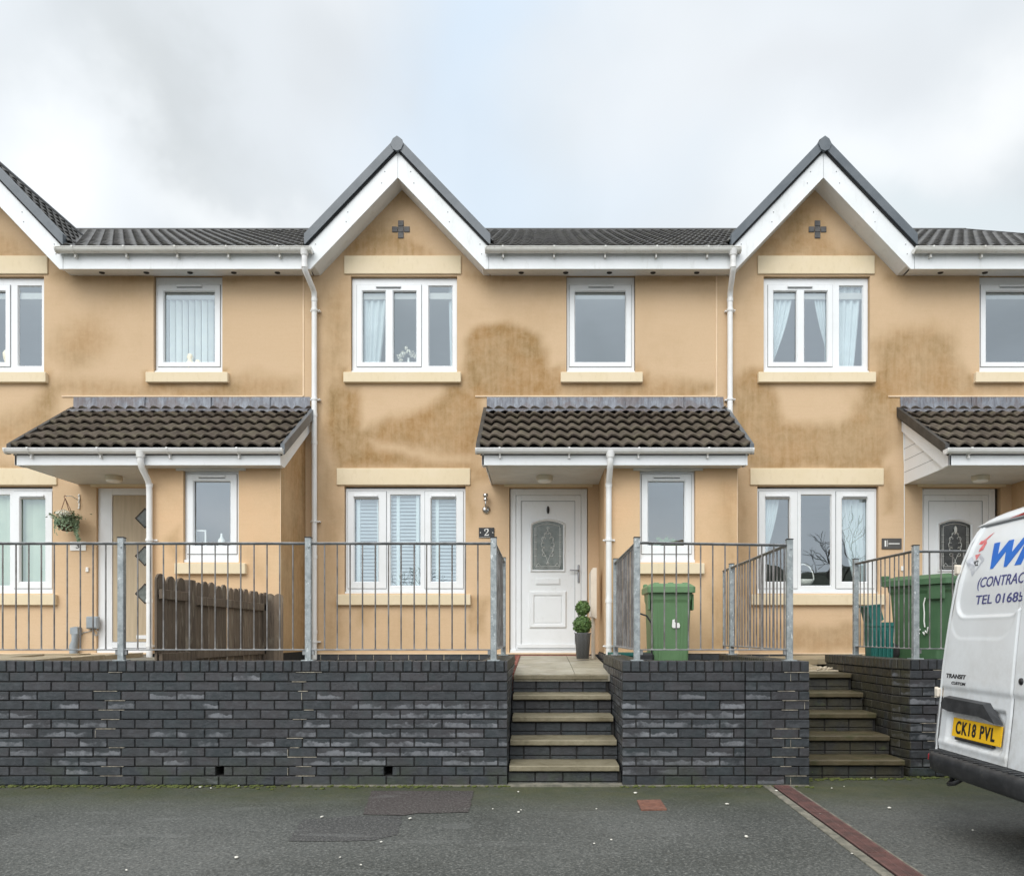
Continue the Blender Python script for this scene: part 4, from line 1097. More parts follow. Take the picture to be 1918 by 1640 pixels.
# repair patches in the tarmac (photo outlines put back on the ground plane)
def G(px, py, z=0.0):
    s = (py - 1188) / (EYE - z); return ((px - 1012) / s, 1500 / s, z)
def patch(name, mat, pts, z):
    mb = MB(); P = [G(*p) for p in pts]; Q = []
    for i in range(len(P)):
        a, b = Vector(P[i]), Vector(P[(i + 1) % len(P)]); n = max(2, int((b - a).length / .04))
        for k in range(n):
            t = k / n; p = a.lerp(b, t); p.x += mnoise.noise(p * 9) * .012; p.y += mnoise.noise(p * 9 + Vector((5, 5, 5))) * .012; Q.append((p.x, p.y, z))
    mb.add(Q, [list(range(len(Q)))[::-1] if False else list(range(len(Q)))]); me = mb.build(name, mat, None, (0, 0, z))
    if me.data.polygons[0].normal.z < 0: me.data.flip_normals()
    return structure(me)
patch('tarmac_repair', 'tarmac_red', [(680, 1524), (697, 1480), (888, 1480), (878, 1520), (780, 1522), (757, 1526)], .0005)
patch('tarmac_repair', 'tarmac_dark', [(540, 1574), (566, 1534), (660, 1527), (754, 1527), (744, 1562), (700, 1572), (620, 1574)], -.001)
# thin cement edging along the foot of the walls
mb = MB()
mb.box(-2.0, -.26, YF - .028, YF + .02, -.01, .006); mb.box(-.26, .66, YF - .045, YF + .06, -.01, .012); mb.box(.66, 2.16, YF - .02, YF + .02, -.01, .005)
structure(mb.build('concrete_edging', 'concrete'))

# ================================================================== brick walls
CH = .0758; NC = 12; CAPZ0 = NC * CH
def brick_face(mb, p0, d, n, length, z0=0.0, nc=NC, holes=(), lime=(), ef_fn=None, start=0.0, skip_even=0.0, mossy=False):
    """p0 start point, d unit direction along, n outward normal"""
    p0, d, n = Vector(p0), Vector(d), Vector(n); up = Vector((0, 0, 1)); L0 = .225
    for c in range(nc):
        zb, zt = z0 + c * CH + .005, z0 + (c + 1) * CH - .0045
        u = -(c % 2) * L0 / 2 + start
        while u < length:
            ua, ub = max(0, u), min(length, u + L0 - .01); u += L0
            if ub - ua < .015: continue
            cut = [(ua, ub)]
            for (ha, hb, hc) in holes:
                if hc == c:
                    new = []
                    for a, b in cut:
                        if hb <= a or ha >= b: new.append((a, b)); continue
                        if a < ha: new.append((a, ha))
                        if hb < b: new.append((hb, b))
                    cut = new
            for a, b in cut:
                if b - a < .012: continue
                dep = .05; pr = random.uniform(-.003, .0035)
                ef = ef_fn((a + b) / 2, c) if ef_fn else 0.0
                cc = p0 + d * ((a + b) / 2) + up * ((zb + zt) / 2 + random.uniform(-.0012, .0012)) - n * (dep - pr)
                tl = random.uniform(-.009, .009)
                dd = (d + up * tl).normalized(); uu = (up - d * tl).normalized()
                mb.obox(cc, (dd, n, uu), ((b - a) / 2, dep, (zt - zb) / 2), 0, .0035, random.random() * .98 + .02, ef)
        # lime bleeding along a bed joint near the marked positions
        for lx in lime:
            if random.random() < .85:
                w = random.uniform(.03, .12); o = random.uniform(-.06, .06); zz = zt + .005
                lo_, hi_ = max(.004, lx + o - w), min(length - .004, lx + o + w)
                if hi_ - lo_ < .02: continue
                w = (hi_ - lo_) / 2; o = (hi_ + lo_) / 2 - lx
                cc = p0 + d * (lx + o) + up * zz - n * .004; mb.obox(cc, (d, n, up), (w, .0075, .0019), 2)
                if random.random() < .2: cc = p0 + d * (lx + random.choice((0, .1125)) - (c % 2) * .1125) + up * (zb + .03) - n * .004; mb.obox(cc, (d, n, up), (.0016, .0065, .028), 2)
def backing(mb, p0, d, n, length, z0, z1, thick=.1, rec=.009, mat=1, ends=(0.004, 0.004)):
    p0, d, n = Vector(p0), Vector(d), Vector(n)
    c = p0 + d * (length / 2) - n * (rec + thick / 2) + Vector((0, 0, (z0 + z1) / 2))
    mb.obox(c, (d, n, Vector((0, 0, 1))), (length / 2 - ends[0], thick / 2, (z1 - z0) / 2), mat)
def cap_course(mb, p0, d, n, length, ef=.15, over=.0):
    """brick on edge coping; p0 = outer face line"""
    p0, d, n = Vector(p0), Vector(d), Vector(n); up = Vector((0, 0, 1)); u = 0
    while u < length - .01:
        w = .0645; ub = min(length, u + w)
        if ub - u > .015:
            cc = p0 + d * ((u + ub) / 2) + up * ((CAPZ0 + .006 + 1.0) / 2 + random.uniform(-.0015, .0015)) - n * (.1065 - random.uniform(-.0015, .002))
            mb.obox(cc, (d, n, up), ((ub - u) / 2, .1065, (1.0 - CAPZ0 - .006) / 2), 0, .004, random.random() * .98 + .02, ef if random.random() < .12 else 0)
        u += .0743
    c = p0 + d * (length / 2) - n * (.108) + up * ((CAPZ0 + .997) / 2); mb.obox(c, (d, n, up), (length / 2 - .004, .1, (.994 - CAPZ0) / 2), 1)
X3 = Vector((1, 0, 0)); Y3 = Vector((0, 1, 0)); FR = Vector((0, -1, 0))
def efA(x0, mossy=1):
    def f(u, c):
        x = x0 + u
        k = .05
        if 2 <= c <= 8 and -1.9 < x < -.25: k = .82
        elif 2 <= c <= 9 and -4.5 < x < -3.5: k = .6
        elif 3 <= c <= 9 and -3.5 < x < -1.9: k = .22
        elif 1 <= c <= 8 and .6 < x < 1.7: k = .7
        elif 1 <= c <= 8 and x > 2.5: k = .75
        return random.uniform(.55, 1.0) if random.random() < k else random.uniform(0, .1)
    return f
# --- wall A
xa, xb = -9.2, -.267
wA = thing('retaining_wall', ((xa + xb) / 2, YF, 0), 'long dark blue brick retaining wall left of the white door steps, with two weep holes', 'wall')
hA = [(MATH - xa - .035, MATH - xa + .035, 1) for MATH in (FX(411), FX(727))]
mb = MB(); limeA = [FX(p) - xa for p in (205, 420 - 215 + 350 + 10, -180)]
brick_face(mb, (xa, YF, 0), X3, FR, xb - xa, holes=hA, lime=limeA, ef_fn=efA(xa), start=FX(44.5) - xa - math.floor((FX(44.5) - xa) / .225) * .225 - .225)
hx = [h for h in hA]; segs = [xa] ; 
# backing with recesses at the weep holes
backing(mb, (xa, YF, 0), X3, FR, xb - xa, -.05, CH, .2, .009); backing(mb, (xa, YF, 0), X3, FR, xb - xa, 2 * CH, CAPZ0 + .004, .2, .009)
cuts = [0] + [v for h in hA for v in (h[0], h[1])] + [xb - xa]
for k in range(0, len(cuts), 2): backing(mb, (xa + cuts[k], YF, 0), X3, FR, cuts[k + 1] - cuts[k], CH + .0005, 2 * CH - .0005, .199, .0095, 1, (0, 0))
mb.box(xa + .01, xb - .105, YF + .21, YF + .24, -.02, .9, 1)
# return face along the steps
brick_face(mb, (xb, YF + .108, 0), Y3, X3, 1.9, ef_fn=lambda u, c: random.uniform(0, .3), mossy=True, start=-.05)
backing(mb, (xb, YF + .02, 0), Y3, X3, 1.98, -.05, CAPZ0 + .004, .18, .009)
mb.build('brickwork', ['brick_blue', 'mortar_dark', 'lime'], wA)
mb = MB(); cap_course(mb, (xa, YF, 0), X3, FR, xb - xa); mb.build('coping', ['brick_blue', 'mortar_dark'], wA)
mb = MB(); cap_course(mb, (xb, YF + .218, 0), Y3, X3, 1.78); mb.build('coping', ['brick_mossy', 'mortar_dark'], wA)
# --- wall B
xa, xb = .662, 2.168
wB = thing('retaining_wall', ((xa + xb) / 2, YF, 0), 'short dark blue brick retaining wall between the two flights of steps, with movement joint', 'wall')
mb = MB(); xj = FX(1396)
brick_face(mb, (xa, YF, 0), X3, FR, xj - .005 - xa, lime=[], ef_fn=efA(xa), start=-.11); brick_face(mb, (xj + .005, YF, 0), X3, FR, xb - xj - .005, lime=[.36], ef_fn=lambda u, c: random.uniform(0, .2) if random.random() < .9 else .6, start=-.13)
backing(mb, (xa, YF, 0), X3, FR, xj - .005 - xa, -.05, CAPZ0 + .004, .2, .009); backing(mb, (xj + .005, YF, 0), X3, FR, xb - xj - .005, -.05, CAPZ0 + .004, .2, .009)
mb.box(xj - .006, xj + .006, YF + .02, YF + .1, 0, .98, 1)
brick_face(mb, (xa, YF + 2.0, 0), -Y3, -X3, 1.89, ef_fn=lambda u, c: random.uniform(.3, .9) if random.random() < .35 else 0, start=-.04)
backing(mb, (xa, YF + 2.0, 0), -Y3, -X3, 1.98, -.05, CAPZ0 + .004, .18, .009)
brick_face(mb, (xb, YF + .108, 0), Y3, X3, 2.2, start=-.04); backing(mb, (xb, YF + .02, 0), Y3, X3, 2.3, -.05, CAPZ0 + .004, .18, .009)
mb.build('brickwork', ['brick_blue', 'mortar_dark', 'lime'], wB)
mb = MB(); cap_course(mb, (xa, YF, 0), X3, FR, xj - .004 - xa); cap_course(mb, (xj + .004, YF, 0), X3, FR, xb - xj - .004); mb.build('coping', ['brick_blue', 'mortar_dark'], wB)
mb = MB(); cap_course(mb, (xa, YF + 2.0, 0), -Y3, -X3, 1.78); mb.build('coping', ['brick_mossy', 'mortar_dark'], wB)
mb = MB(); cap_course(mb, (xb, YF + .218, 0), Y3, X3, 2.1); mb.build('coping', ['brick_mossy', 'mortar_dark'], wB)
# --- wall C (squint corner)
wC = thing('retaining_wall', (5.2, 6.85, 0), 'mossy blue brick retaining wall behind the white van, with squinted corner', 'wall')
mb = MB(); c0, c1 = Vector((3.10, 7.06, 0)), Vector((3.165, 6.85, 0)); dd = (c1 - c0).normalized(); nn = Vector((-abs(dd.y), -abs(dd.x), 0)).normalized()
if dd.dot(nn) != 0: nn = Vector((dd.y, -dd.x, 0)).normalized(); nn = -nn if nn.x > 0 else nn
brick_face(mb, (3.10, 8.7, 0), -Y3, -X3, 1.64, mossy=True, start=-.02, ef_fn=lambda u, c: .0); backing(mb, (3.10, 8.7, 0), -Y3, -X3, 1.64, -.05, CAPZ0 + .004, .15, .009)
brick_face(mb, c0, dd, nn, (c1 - c0).length, start=-.01, ef_fn=lambda u, c: .8 if random.random() < .5 else 0); backing(mb, c0, dd, nn, (c1 - c0).length, -.05, CAPZ0 + .004, .08, .009)
mbs = mb
mbs.build('brickwork', ['brick_mossy', 'mortar_dark', 'lime'], wC)
mb = MB(); brick_face(mb, (c1.x, 6.85, 0), X3, FR, 4.4, ef_fn=efA(c1.x), lime=[.25]); backing(mb, (c1.x, 6.85, 0), X3, FR, 4.4, -.05, CAPZ0 + .004, .2, .009)
mb.build('brickwork', ['brick_blue', 'mortar_dark', 'lime'], wC)
mb = MB(); cap_course(mb, (3.09, 8.7, 0), -Y3, -X3, 1.62); cap_course(mb, c0 + nn * .006, dd, nn, (c1 - c0).length); mb.build('coping', ['brick_mossy', 'mortar_dark'], wC)
mb = MB(); cap_course(mb, (c1.x + .01, 6.845, 0), X3, FR, 4.38); mb.build('coping', ['brick_blue', 'mortar_dark'], wC)

# ================================================================== steps
def steps(label, x0, x1, y0, mat, mossy):
    T = thing('garden_steps', ((x0 + x1) / 2, y0, 0), label, 'steps', 'flights of five stone steps')
    for k in range(5):
        y = y0 + .29 * k; z = .155 + .169 * k; last = k == 4
        mb = MB(); n = 26; xa_, xb_ = x0 + .012 + random.uniform(0, .012), x1 - .012 - random.uniform(0, .012)
        yb = y + (.40 if not last else .45)
        P = []      # slightly worn slab
        prof = [(y + .006, z - .046), (y, z - .04), (y - .001, z - .008), (y + .006, z - .001), (y + .05, z + .001), (yb, z + .002)]
        for (py_, pz_) in prof:
            P.append([(xa_ + (xb_ - xa_) * i / n, py_ + mnoise.noise(Vector((i * .7, k * 3.1, pz_ * 9))) * .004, pz_ + mnoise.noise(Vector((i * .5, k, 3))) * .0018) for i in range(n + 1)])
        mb.grid(P, 0, False, .2 * random.random() + .01); mb.grid([P[0], [(p[0], yb, p[2]) for p in P[0]]], 0, False, .2, True)
        for sx, row in ((0, [r[0] for r in P]), (1, [r[-1] for r in P])): mb.add(row + [(row[0][0], yb, z - .046)], [list(range(len(row) + 1))[::-1] if sx == 0 else list(range(len(row) + 1))])
        mb.build('tread', mat, T)
        mb = MB(); ry = y + .038; zb = z - .048; z0_ = zb - .121 if k else -.03
        mb.box(x0 + .004, x1 - .004, ry + .008, ry + .1, z0_ - .01, zb, 1)
        xx = x0 + .004 - (k % 2) * .1
        while xx < x1:
            a_, b_ = max(x0 + .004, xx), min(x1 - .004, xx + .215); xx += .225
            if b_ - a_ > .02: mb.box(a_, b_, ry, ry + .06, zb - .085 + .0, zb - .012, 0, .004, random.random() * .9 + .05, .0)
            if b_ - a_ > .02: mb.box(a_, b_, ry + .001, ry + .06, z0_, zb - .092, 0, .004, random.random() * .9 + .05, .0)
        mb.build('riser', ['brick_mossy' if mossy else 'brick_blue', 'mortar_dark'], T)
    return T
steps('clean sandstone steps leading up to the white door of number 2', -.265, .660, 6.47, 'sandstone', False)
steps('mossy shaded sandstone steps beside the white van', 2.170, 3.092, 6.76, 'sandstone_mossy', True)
# path from steps to door
mb = MB()
ya = 6.47 + 4 * .29 + .02
rows = [(ya, .829), (8.35, .868), (8.36, .866), (9.25, .905), (9.26, .903), (YM - .01, .945)]
for i in range(0, 6, 2):
    (y0_, z0_), (y1_, z1_) = rows[i], rows[i + 1]
    for (a_, b_, rn) in ((-.25, .33, .05), (.335, .70, .55 if i else .15)):
        mb.prism([(a_, y0_, z0_), (b_, y0_, z0_), (b_, y1_ - .006, z1_), (a_, y1_ - .006, z1_)], (0, 0, -.06), 0, rn)
structure(mb.build('path', 'landing_stone'))
mb = MB(); mb.box(-.285, -.252, 7.72, 10.2, .5, .85)
for i in range(11): mb.box(-.287, -.252, 7.95 + i * .2, 8.14 + i * .2, .80 + i * .011, .868 + i * .009, 0, .004, random.random())
mb.box(-.38, .64, YM - .035, YM + .02, .90, .953, 0, .004, .4)
structure(mb.build('path_edging', 'red_brick'))
# patios behind the walls
mb = MB(); mb.box(-9.2, -3.15, YF + .25, YM, .5, .955); mb.box(-3.15, -.31, YF + .25, YM, .5, .88); mb.box(.85, 1.98, YF + .25, YP + .2, .3, .72); mb.box(1.7, 2.1, YF + 1.9, YM, .3, .9); mb.box(3.3, 8.0, 7.1, YM, .4, .93)
structure(mb.build('patio', 'concrete'))
mb = MB(); random.seed(3)
y = 7.2
for (ya_, yb_) in ((7.15, 7.7), (7.71, 8.3), (8.31, 9.1)):
    x = -7.6 + random.uniform(0, .3)
    while x < -4.55:
        w = random.uniform(.45, .9); xe = min(x + w, -4.5); t = random.uniform(-.012, .014)
        mb.prism([(x, ya_, .985 + t), (xe - .012, ya_, .988 - t), (xe - .012, yb_, 1.0 - t), (x, yb_, .998 + t)], (0, 0, -.05), 0, random.random() + .01); x = xe
# second path beyond the right-hand steps
for (x0_, x1_, y0_, y1_, z_) in ((2.2, 2.95, 8.35, 8.8, .86), (2.25, 3.1, 8.95, 9.5, .93), (3.1, 4.2, 9.0, 9.9, .94)):
    mb.prism([(x0_, y0_, z_), (x1_, y0_, z_ + .01), (x1_, y1_, z_ + .03), (x0_, y1_, z_ + .02)], (0, 0, -.06), 0, random.random() + .01)
structure(mb.build('paving', 'patio_stone'))
# gravel bed at the top of the right-hand steps
mb = MB(); mb.box(2.18, 3.09, 8.3, 10.2, .5, .845)
for i in range(900):
    x, y = random.uniform(2.2, 3.08), random.uniform(8.3, 10.1); r = random.uniform(.007, .014)
    mb.obox((x, y, .848 + random.uniform(0, .02)), (Vector((1, 0, .2)).normalized(), Vector((0, 1, 0)), Vector((-.2, 0, 1)).normalized()), (r, r * .8, r * .6), 0, r * .3, random.random())
stuff(mb.build('gravel', 'gravel'), 'pale gravel at the top of the right-hand steps', 'gravel')
# dark timber ramp edge behind the railing at number 2's bin area
mb = MB(); mb.prism([(1.75, 9.0, 1.01), (2.6, 7.0, .99), (2.6, 7.0, .93), (1.75, 9.0, .93)], (.06, .02, 0)); 

# ================================================================== railings
def post(T, x, y, ztop=2.0, zb=1.0):
    mb = MB(); mb.box(x - .025, x + .025, y - .025, y + .025, zb, ztop, 0, .004)
    mb.box(x - .05, x + .05, y - .05, y + .05, zb - .001, zb + .008, 0, .002)
    mb.lathe([(0, .01), (.007, .008), (.009, 0)], (x, y - .0255, ztop - .07), 8, 0, True, 0, 'x') if False else None
    mb.lathe([(0, -.006), (.008, -.005), (.01, 0)], (x + .008, y - .025, ztop - .075), 8, 0, True, 0, 'y')
    p = mb.build('post', 'galvanised', T)
    mb = MB(); mb.box(x - .028, x + .028, y - .028, y + .028, ztop, ztop + .008, 0, .003); mb.build('post_cap', 'black_plastic', p)
def rail_run(T, a, b, nb, zt=1.959, zb=1.09, zta=None, ztb=None, rodr=.0062):
    a, b = Vector(a), Vector(b); d = (b - a).normalized(); n = Vector((-d.y, d.x, 0)); L_ = (b - a).length
    za, zc = (zt if zta is None else zta), (zt if ztb is None else ztb)
    mb = MB(); mid = (a + b) / 2
    dt = (Vector((b.x, b.y, zc)) - Vector((a.x, a.y, za))).normalized(); up = n.cross(dt) * -1; up = Vector((0, 0, 1)) if up.length == 0 else up
    mb.obox((mid.x, mid.y, (za + zc) / 2), (dt, n, Vector((0, 0, 1))), (L_ / 2, .02, .0055), 0, .003)
    mb.tube([(a.x, a.y, za - .008), (b.x, b.y, zc - .008)], .008, 8)
    mb.build('top_rail', 'rail_steel', T)
    mb = MB(); mb.obox((mid.x, mid.y, zb), (d, n, Vector((0, 0, 1))), (L_ / 2, .018, .005), 0, .002)
    for e, s_ in ((a, 1), (b, -1)): mb.obox((e.x + d.x * .012 * s_, e.y + d.y * .012 * s_, zb - .02), (d, n, Vector((0, 0, 1))), (.012, .01, .022), 0, .002)
    mb.build('bottom_rail', 'rail_steel', T)
    for i in range(nb):
        t = (i + 1) / (nb + 1); p = a.lerp(b, t); j = random.uniform(-.0025, .0025)
        mb = MB(); mb.tube([(p.x + j, p.y, za + (zc - za) * t - .012), (p.x + j, p.y, zb + .004)], rodr, 8); mb.lathe([(.006, .012), (.0095, .004), (.011, 0)], (p.x + j, p.y, zb + .003), 8)
        mb.build('baluster', 'bar_steel', T)
yr = 6.53
RA = thing('railing', (-2.5, yr, 1.0), 'long galvanised railing on the wall in front of the fence and shuttered window', 'railing')
xsA = [-6.45, -4.93, (227 - 1012) / 230, (577.5 - 1012) / 230, -.38]
for x in xsA: post(RA, x, yr)
for i in range(4): rail_run(RA, (xsA[i] + .025, yr, 0), (xsA[i + 1] - .025, yr, 0), 13)
post(RA, -.38, 8.24); rail_run(RA, (-.38, yr + .025, 0), (-.38, 8.215, 0), 15)
RB = thing('railing', (1.4, yr, 1.0), 'U-shaped galvanised railing round the lighter green bin between the steps', 'railing')
for x, y in ((.787, yr), (.787, 8.36)): post(RB, x, y)
post(RB, 2.03, yr, 1.985); post(RB, 2.03, 8.5, 1.96)
rail_run(RB, (.787, yr + .025, 0), (.787, 8.335, 0), 16); rail_run(RB, (.812, yr, 0), (2.005, yr, 0), 11, zta=1.965, ztb=1.945); rail_run(RB, (2.03, yr + .025, 0), (2.03, 8.475, 0), 17, zta=1.95, ztb=1.925)
rail_run(RB, (2.03, 8.53, 0), (2.03, 8.86, 0), 1, zta=1.925, ztb=1.915)
mb = MB(); mb.box(2.02, 2.04, 8.85, 8.87, 1.07, 1.915, 0, .003); mb.build('end_bar', 'galvanised', RB)
RC = thing('railing', (3.6, 7.0, 1.0), 'galvanised railing in front of the dark green bin beside the van', 'railing')
post(RC, 3.30, 8.38); post(RC, 3.265, 6.97, 1.985); post(RC, 4.6, 6.97, 1.985); post(RC, 5.95, 6.97, 1.985)
rail_run(RC, (3.266, 6.995, 0), (3.299, 8.355, 0), 12, zta=1.945, ztb=1.955); rail_run(RC, (3.29, 6.97, 0), (4.575, 6.97, 0), 12, 1.94); rail_run(RC, (4.625, 6.97, 0), (5.925, 6.97, 0), 12, 1.94)

# ================================================================== timber fence
random.seed(21)
FN = thing('picket_fence', (-3.1, 7.9, .9), 'dark weathered timber picket fence behind the railing, dividing the left gardens', 'fence')
def picket(T, x, y, w, z0, z1, t=.018, ang=0.0, rnd=.3):
    """boards lie in the y-z plane, thickness along x"""
    P = []; n = 8
    for i in range(n + 1):
        a_ = math.pi * i / n; P.append((w / 2 * math.cos(a_), z1 - w * .42 + w * .42 * math.sin(a_)))
    P = [(w / 2, z0)] + P + [(-w / 2, z0)]
    ca, sa = math.cos(ang), math.sin(ang)
    mb = MB(); mb.prism([(x + p[0] * sa, y + p[0] * ca, p[1]) for p in P], (-t * ca, t * sa, 0), 0, rnd); mb.build('picket', 'fence_wood', T)
fx = -3.13
for i, y in enumerate((6.62, 6.80, 6.98)): picket(FN, fx + random.uniform(-.006, .006), y, .155, .86, 1.715 - i * .004 + random.uniform(-.006, .006), rnd=random.uniform(.01, .4))
for i in range(13):
    y = 7.36 + i * .148; picket(FN, fx + random.uniform(-.008, .008), y, .125, .86, 1.705 - .002 * i + random.uniform(-.012, .012), rnd=random.uniform(.01, .9), ang=random.uniform(-.03, .03))
for i in range(2): picket(FN, fx + .05 + i * .09, 9.13 + i * .02, .10, .86, 1.68, .018, R(75), random.uniform(.3, .9))
mb = MB(); mb.box(fx - .06, fx + .035, 7.10, 7.20, .86, 1.70, 0, .006, .15); mb.build('fence_post', 'fence_wood', FN)
mb = MB(); mb.box(fx - .06, fx + .035, 8.98, 9.06, .86, 1.66, 0, .006, .05); mb.build('fence_post', 'fence_wood', FN)
for (ya_, yb_, z_) in ((6.56, 7.09, 1.545), (7.21, 9.05, 1.52), (6.56, 7.09, 1.02), (7.21, 9.05, 1.035)):
    mb = MB(); mb.box(fx + .003, fx + .035, ya_, yb_, z_ - .04, z_ + .04, 0, .004, .35); mb.build('fence_rail', 'fence_wood', FN)

# ================================================================== wheelie bins
def wheelie(name, cx, cy, z, w, d, h, rot, mat, label, group=None, lidmat=None):
    T = thing(name, (cx, cy, z), label, 'bin', group); C, Sn = math.cos(rot), math.sin(rot)
    def tf(mb): mb.v = [(cx + v[0] * C - v[1] * Sn, cy + v[0] * Sn + v[1] * C, z + v[2]) for v in mb.v]
    def rr(a_, b_, r, zz, yo=0, n=5):
        P = []
        for (sx, sy, a0) in ((1, 1, 0), (-1, 1, 90), (-1, -1, 180), (1, -1, 270)):
            for i in range(n + 1):
                q = R(a0 + 90 * i / n); P.append((sx * (a_ - r) + r * math.cos(q), yo + sy * (b_ - r) + r * math.sin(q), zz))
        return P + [P[0]]
    W2, D2 = w / 2, d / 2; hb = h * .9
    mb = MB(); rows = [rr(W2 * .80, D2 * .70, .04, .03, .03), rr(W2 * .81, D2 * .71, .045, .12, .03), rr(W2 * .90, D2 * .88, .05, hb * .86, .0), rr(W2 * .91, D2 * .89, .05, hb * .87), rr(W2 * .94, D2 * .93, .05, hb * .90), rr(W2 * .95, D2 * .95, .05, hb * .97), rr(W2 * 1.0, D2 * 1.0, .05, hb * .975), rr(W2 * 1.0, D2 * 1.0, .05, hb)]
    mb.grid(rows, 0, False); mb.add(rows[0][:-1], [list(range(len(rows[0]) - 1))[::-1]]); mb.add(rows[-1][:-1], [list(range(len(rows[0]) - 1))])
    # front panel ribs
    for xx in (-.26, .26): mb.prism([(xx * w - .012, -D2 * .885, hb * .84), (xx * w + .012, -D2 * .885, hb * .84), (xx * w * .9 + .01, -D2 * .66, .14), (xx * w * .9 - .01, -D2 * .66, .14)], (0, .012, 0))
    for sx in (-1, 1): mb.box(sx * (W2 * .93), sx * (W2 * 1.0), -D2 * .9, -D2 * .4, hb * .78, hb * .96, 0, .008)
    tf(mb); mb.build('body', mat, T)
    mb = MB(); lz = hb + .002
    rows = [rr(W2 * 1.03, D2 * 1.05, .05, lz - .03, -.01), rr(W2 * 1.06, D2 * 1.07, .055, lz - .028, -.01), rr(W2 * 1.06, D2 * 1.07, .055, lz + .03, -.01), rr(W2 * 1.0, D2 * 1.0, .05, lz + .045, 0), rr(W2 * .9, D2 * .9, .05, lz + .065, 0), rr(W2 * .84, D2 * .82, .05, lz + .068, 0), rr(W2 * .5, D2 * .5, .05, lz + .075, 0), rr(W2 * .2, D2 * .2, .02, lz + .078, 0)]
    mb.grid(rows, 0, False); mb.add(rows[-1][:-1], [list(range(len(rows[0]) - 1))])
    for xx in (-.32, .0, .32): mb.box(xx * w - .03, xx * w + .03, -D2 * .85, D2 * .85, lz + .05, lz + .079, 0, .008)
    tf(mb); mb.build('lid', lidmat or mat, T)
    mb = MB()
    for sx in (-1, 1): mb.box(sx * W2 * .96, sx * W2 * .76, D2 * .9, D2 * 1.12, lz - .02, lz + .09, 0, .01)
    mb.tube([(-W2 * .8, D2 * 1.14, lz + .03), (W2 * .8, D2 * 1.14, lz + .03)], .014, 10); tf(mb); mb.build('handle', mat, T)
    for sx in (-1, 1):
        mb = MB(); mb.lathe([(0, -.022), (.07, -.022), (.095, -.018), (.1, 0), (.095, .018), (.07, .022), (0, .022)], (sx * W2 * .86, D2 * .82, .1), 20, 0, True, 0, 'x'); tf(mb); mb.build('wheel', 'tyre', T)
    return T, tf
T, tf = wheelie('wheelie_bin', 1.37, 8.62, .72, .475, .54, 1.065, 0, 'bin_green', 'mid green wheelie bin with a white sticker, between the steps')
mb = MB(); y_ = -.27 * .765
P = [(-.04, .55), (-.035, .62), (-.01, .625), (-.012, .60), (.0, .585), (.035, .588), (.045, .56), (.04, .535), (-.03, .532)]
mb.prism([(p[0] + .05, -.27 * .79 - (p[1] - .5) * .06 - .006, p[1] + .03) for p in P], (0, -.002, 0)); tf(mb); mb.build('sticker', 'letter_white', T)
T, tf = wheelie('wheelie_bin', 4.18, 8.45, .93, .72, .76, .93 * .98, R(28), 'bin_green_dark', 'large dark green wheelie bin behind the railing beside the van')
mb = MB()
for pts in ([(-.02, .66), (0, .6), (-.004, .5), (.002, .42), (-.004, .36)], [(-.04, .36), (-.03, .30), (-.01, .32), (0, .28), (.02, .31)], [(.05, .34), (.08, .30), (.1, .32), (.09, .36), (.06, .29)]):
    mb.tube([(-.36 * .87 + 0 - (p[1] - .6) * .0 - .03 + (0.66 - p[1]) * .05, -.10 + p[0], p[1]) for p in pts], [.007] * len(pts), 6)
tf(mb); mb.build('painted_number', 'letter_white', T)
# kerbside caddy with lid tipped back
T = thing('food_caddy', (3.49, 8.3, .93), 'tall teal kerbside food bin with its lid tipped, left of the large bin', 'caddy')
def sq_ring(cx, cy, w, d, z, r=.03, n=4):
    P = []
    for (sx, sy, a0) in ((1, 1, 0), (-1, 1, 90), (-1, -1, 180), (1, -1, 270)):
        for i in range(n + 1):
            q = R(a0 + 90 * i / n); P.append((cx + sx * (w / 2 - r) + r * math.cos(q), cy + sy * (d / 2 - r) + r * math.sin(q), z))
    return P + [P[0]]
mb = MB(); c_ = (3.51, 8.3)
rows = [sq_ring(*c_, .22, .2, .93), sq_ring(*c_, .235, .215, 1.29), sq_ring(*c_, .25, .23, 1.30), sq_ring(*c_, .25, .23, 1.34)]
mb.grid(rows, 0, False); mb.add(rows[-1][:-1], [list(range(len(rows[0]) - 1))])
for k in range(5): mb.box(c_[0] - .09 + k * .04, c_[0] - .075 + k * .04, c_[1] - .12, c_[1] - .1, .96, 1.26, 0, .003)
mb.build('body', 'bin_teal', T)
mb = MB(); mb.prism([(3.37, 8.25, 1.50), (3.50, 8.25, 1.52), (3.54, 8.25, 1.37), (3.47, 8.25, 1.32), (3.43, 8.25, 1.27)], (0, .2, 0)); mb.prism([(3.36, 8.24, 1.51), (3.51, 8.24, 1.53), (3.51, 8.24, 1.515), (3.36, 8.24, 1.495)], (0, .22, 0)); mb.build('lid', 'bin_teal', T)
# teal box behind the left side rail, trolley with curved handle
T = thing('recycling_box', (.95, 8.7, .72), 'low teal recycling box behind the side railing near the drainpipe', 'box')
mb = MB(); rows = [sq_ring(.97, 8.7, .36, .3, .72), sq_ring(.97, 8.7, .42, .36, .985), sq_ring(.97, 8.7, .45, .39, .99), sq_ring(.97, 8.7, .45, .39, 1.02)]; mb.grid(rows, 0, False); mb.add(rows[-1][:-1], [list(range(len(rows[0]) - 1))]); mb.build('body', 'bin_teal', T)
T = thing('hand_trolley', (1.15, 8.35, .72), 'black trolley with a curved handle standing left of the mid green bin', 'trolley')
mb = MB(); mb.tube([(1.17, 8.42, 1.0), (1.175, 8.42, 1.15), (1.17, 8.42, 1.33), (1.12, 8.42, 1.41), (1.03, 8.42, 1.44), (.96, 8.42, 1.43)], .009, 8); mb.build('handle', 'black_plastic', T)
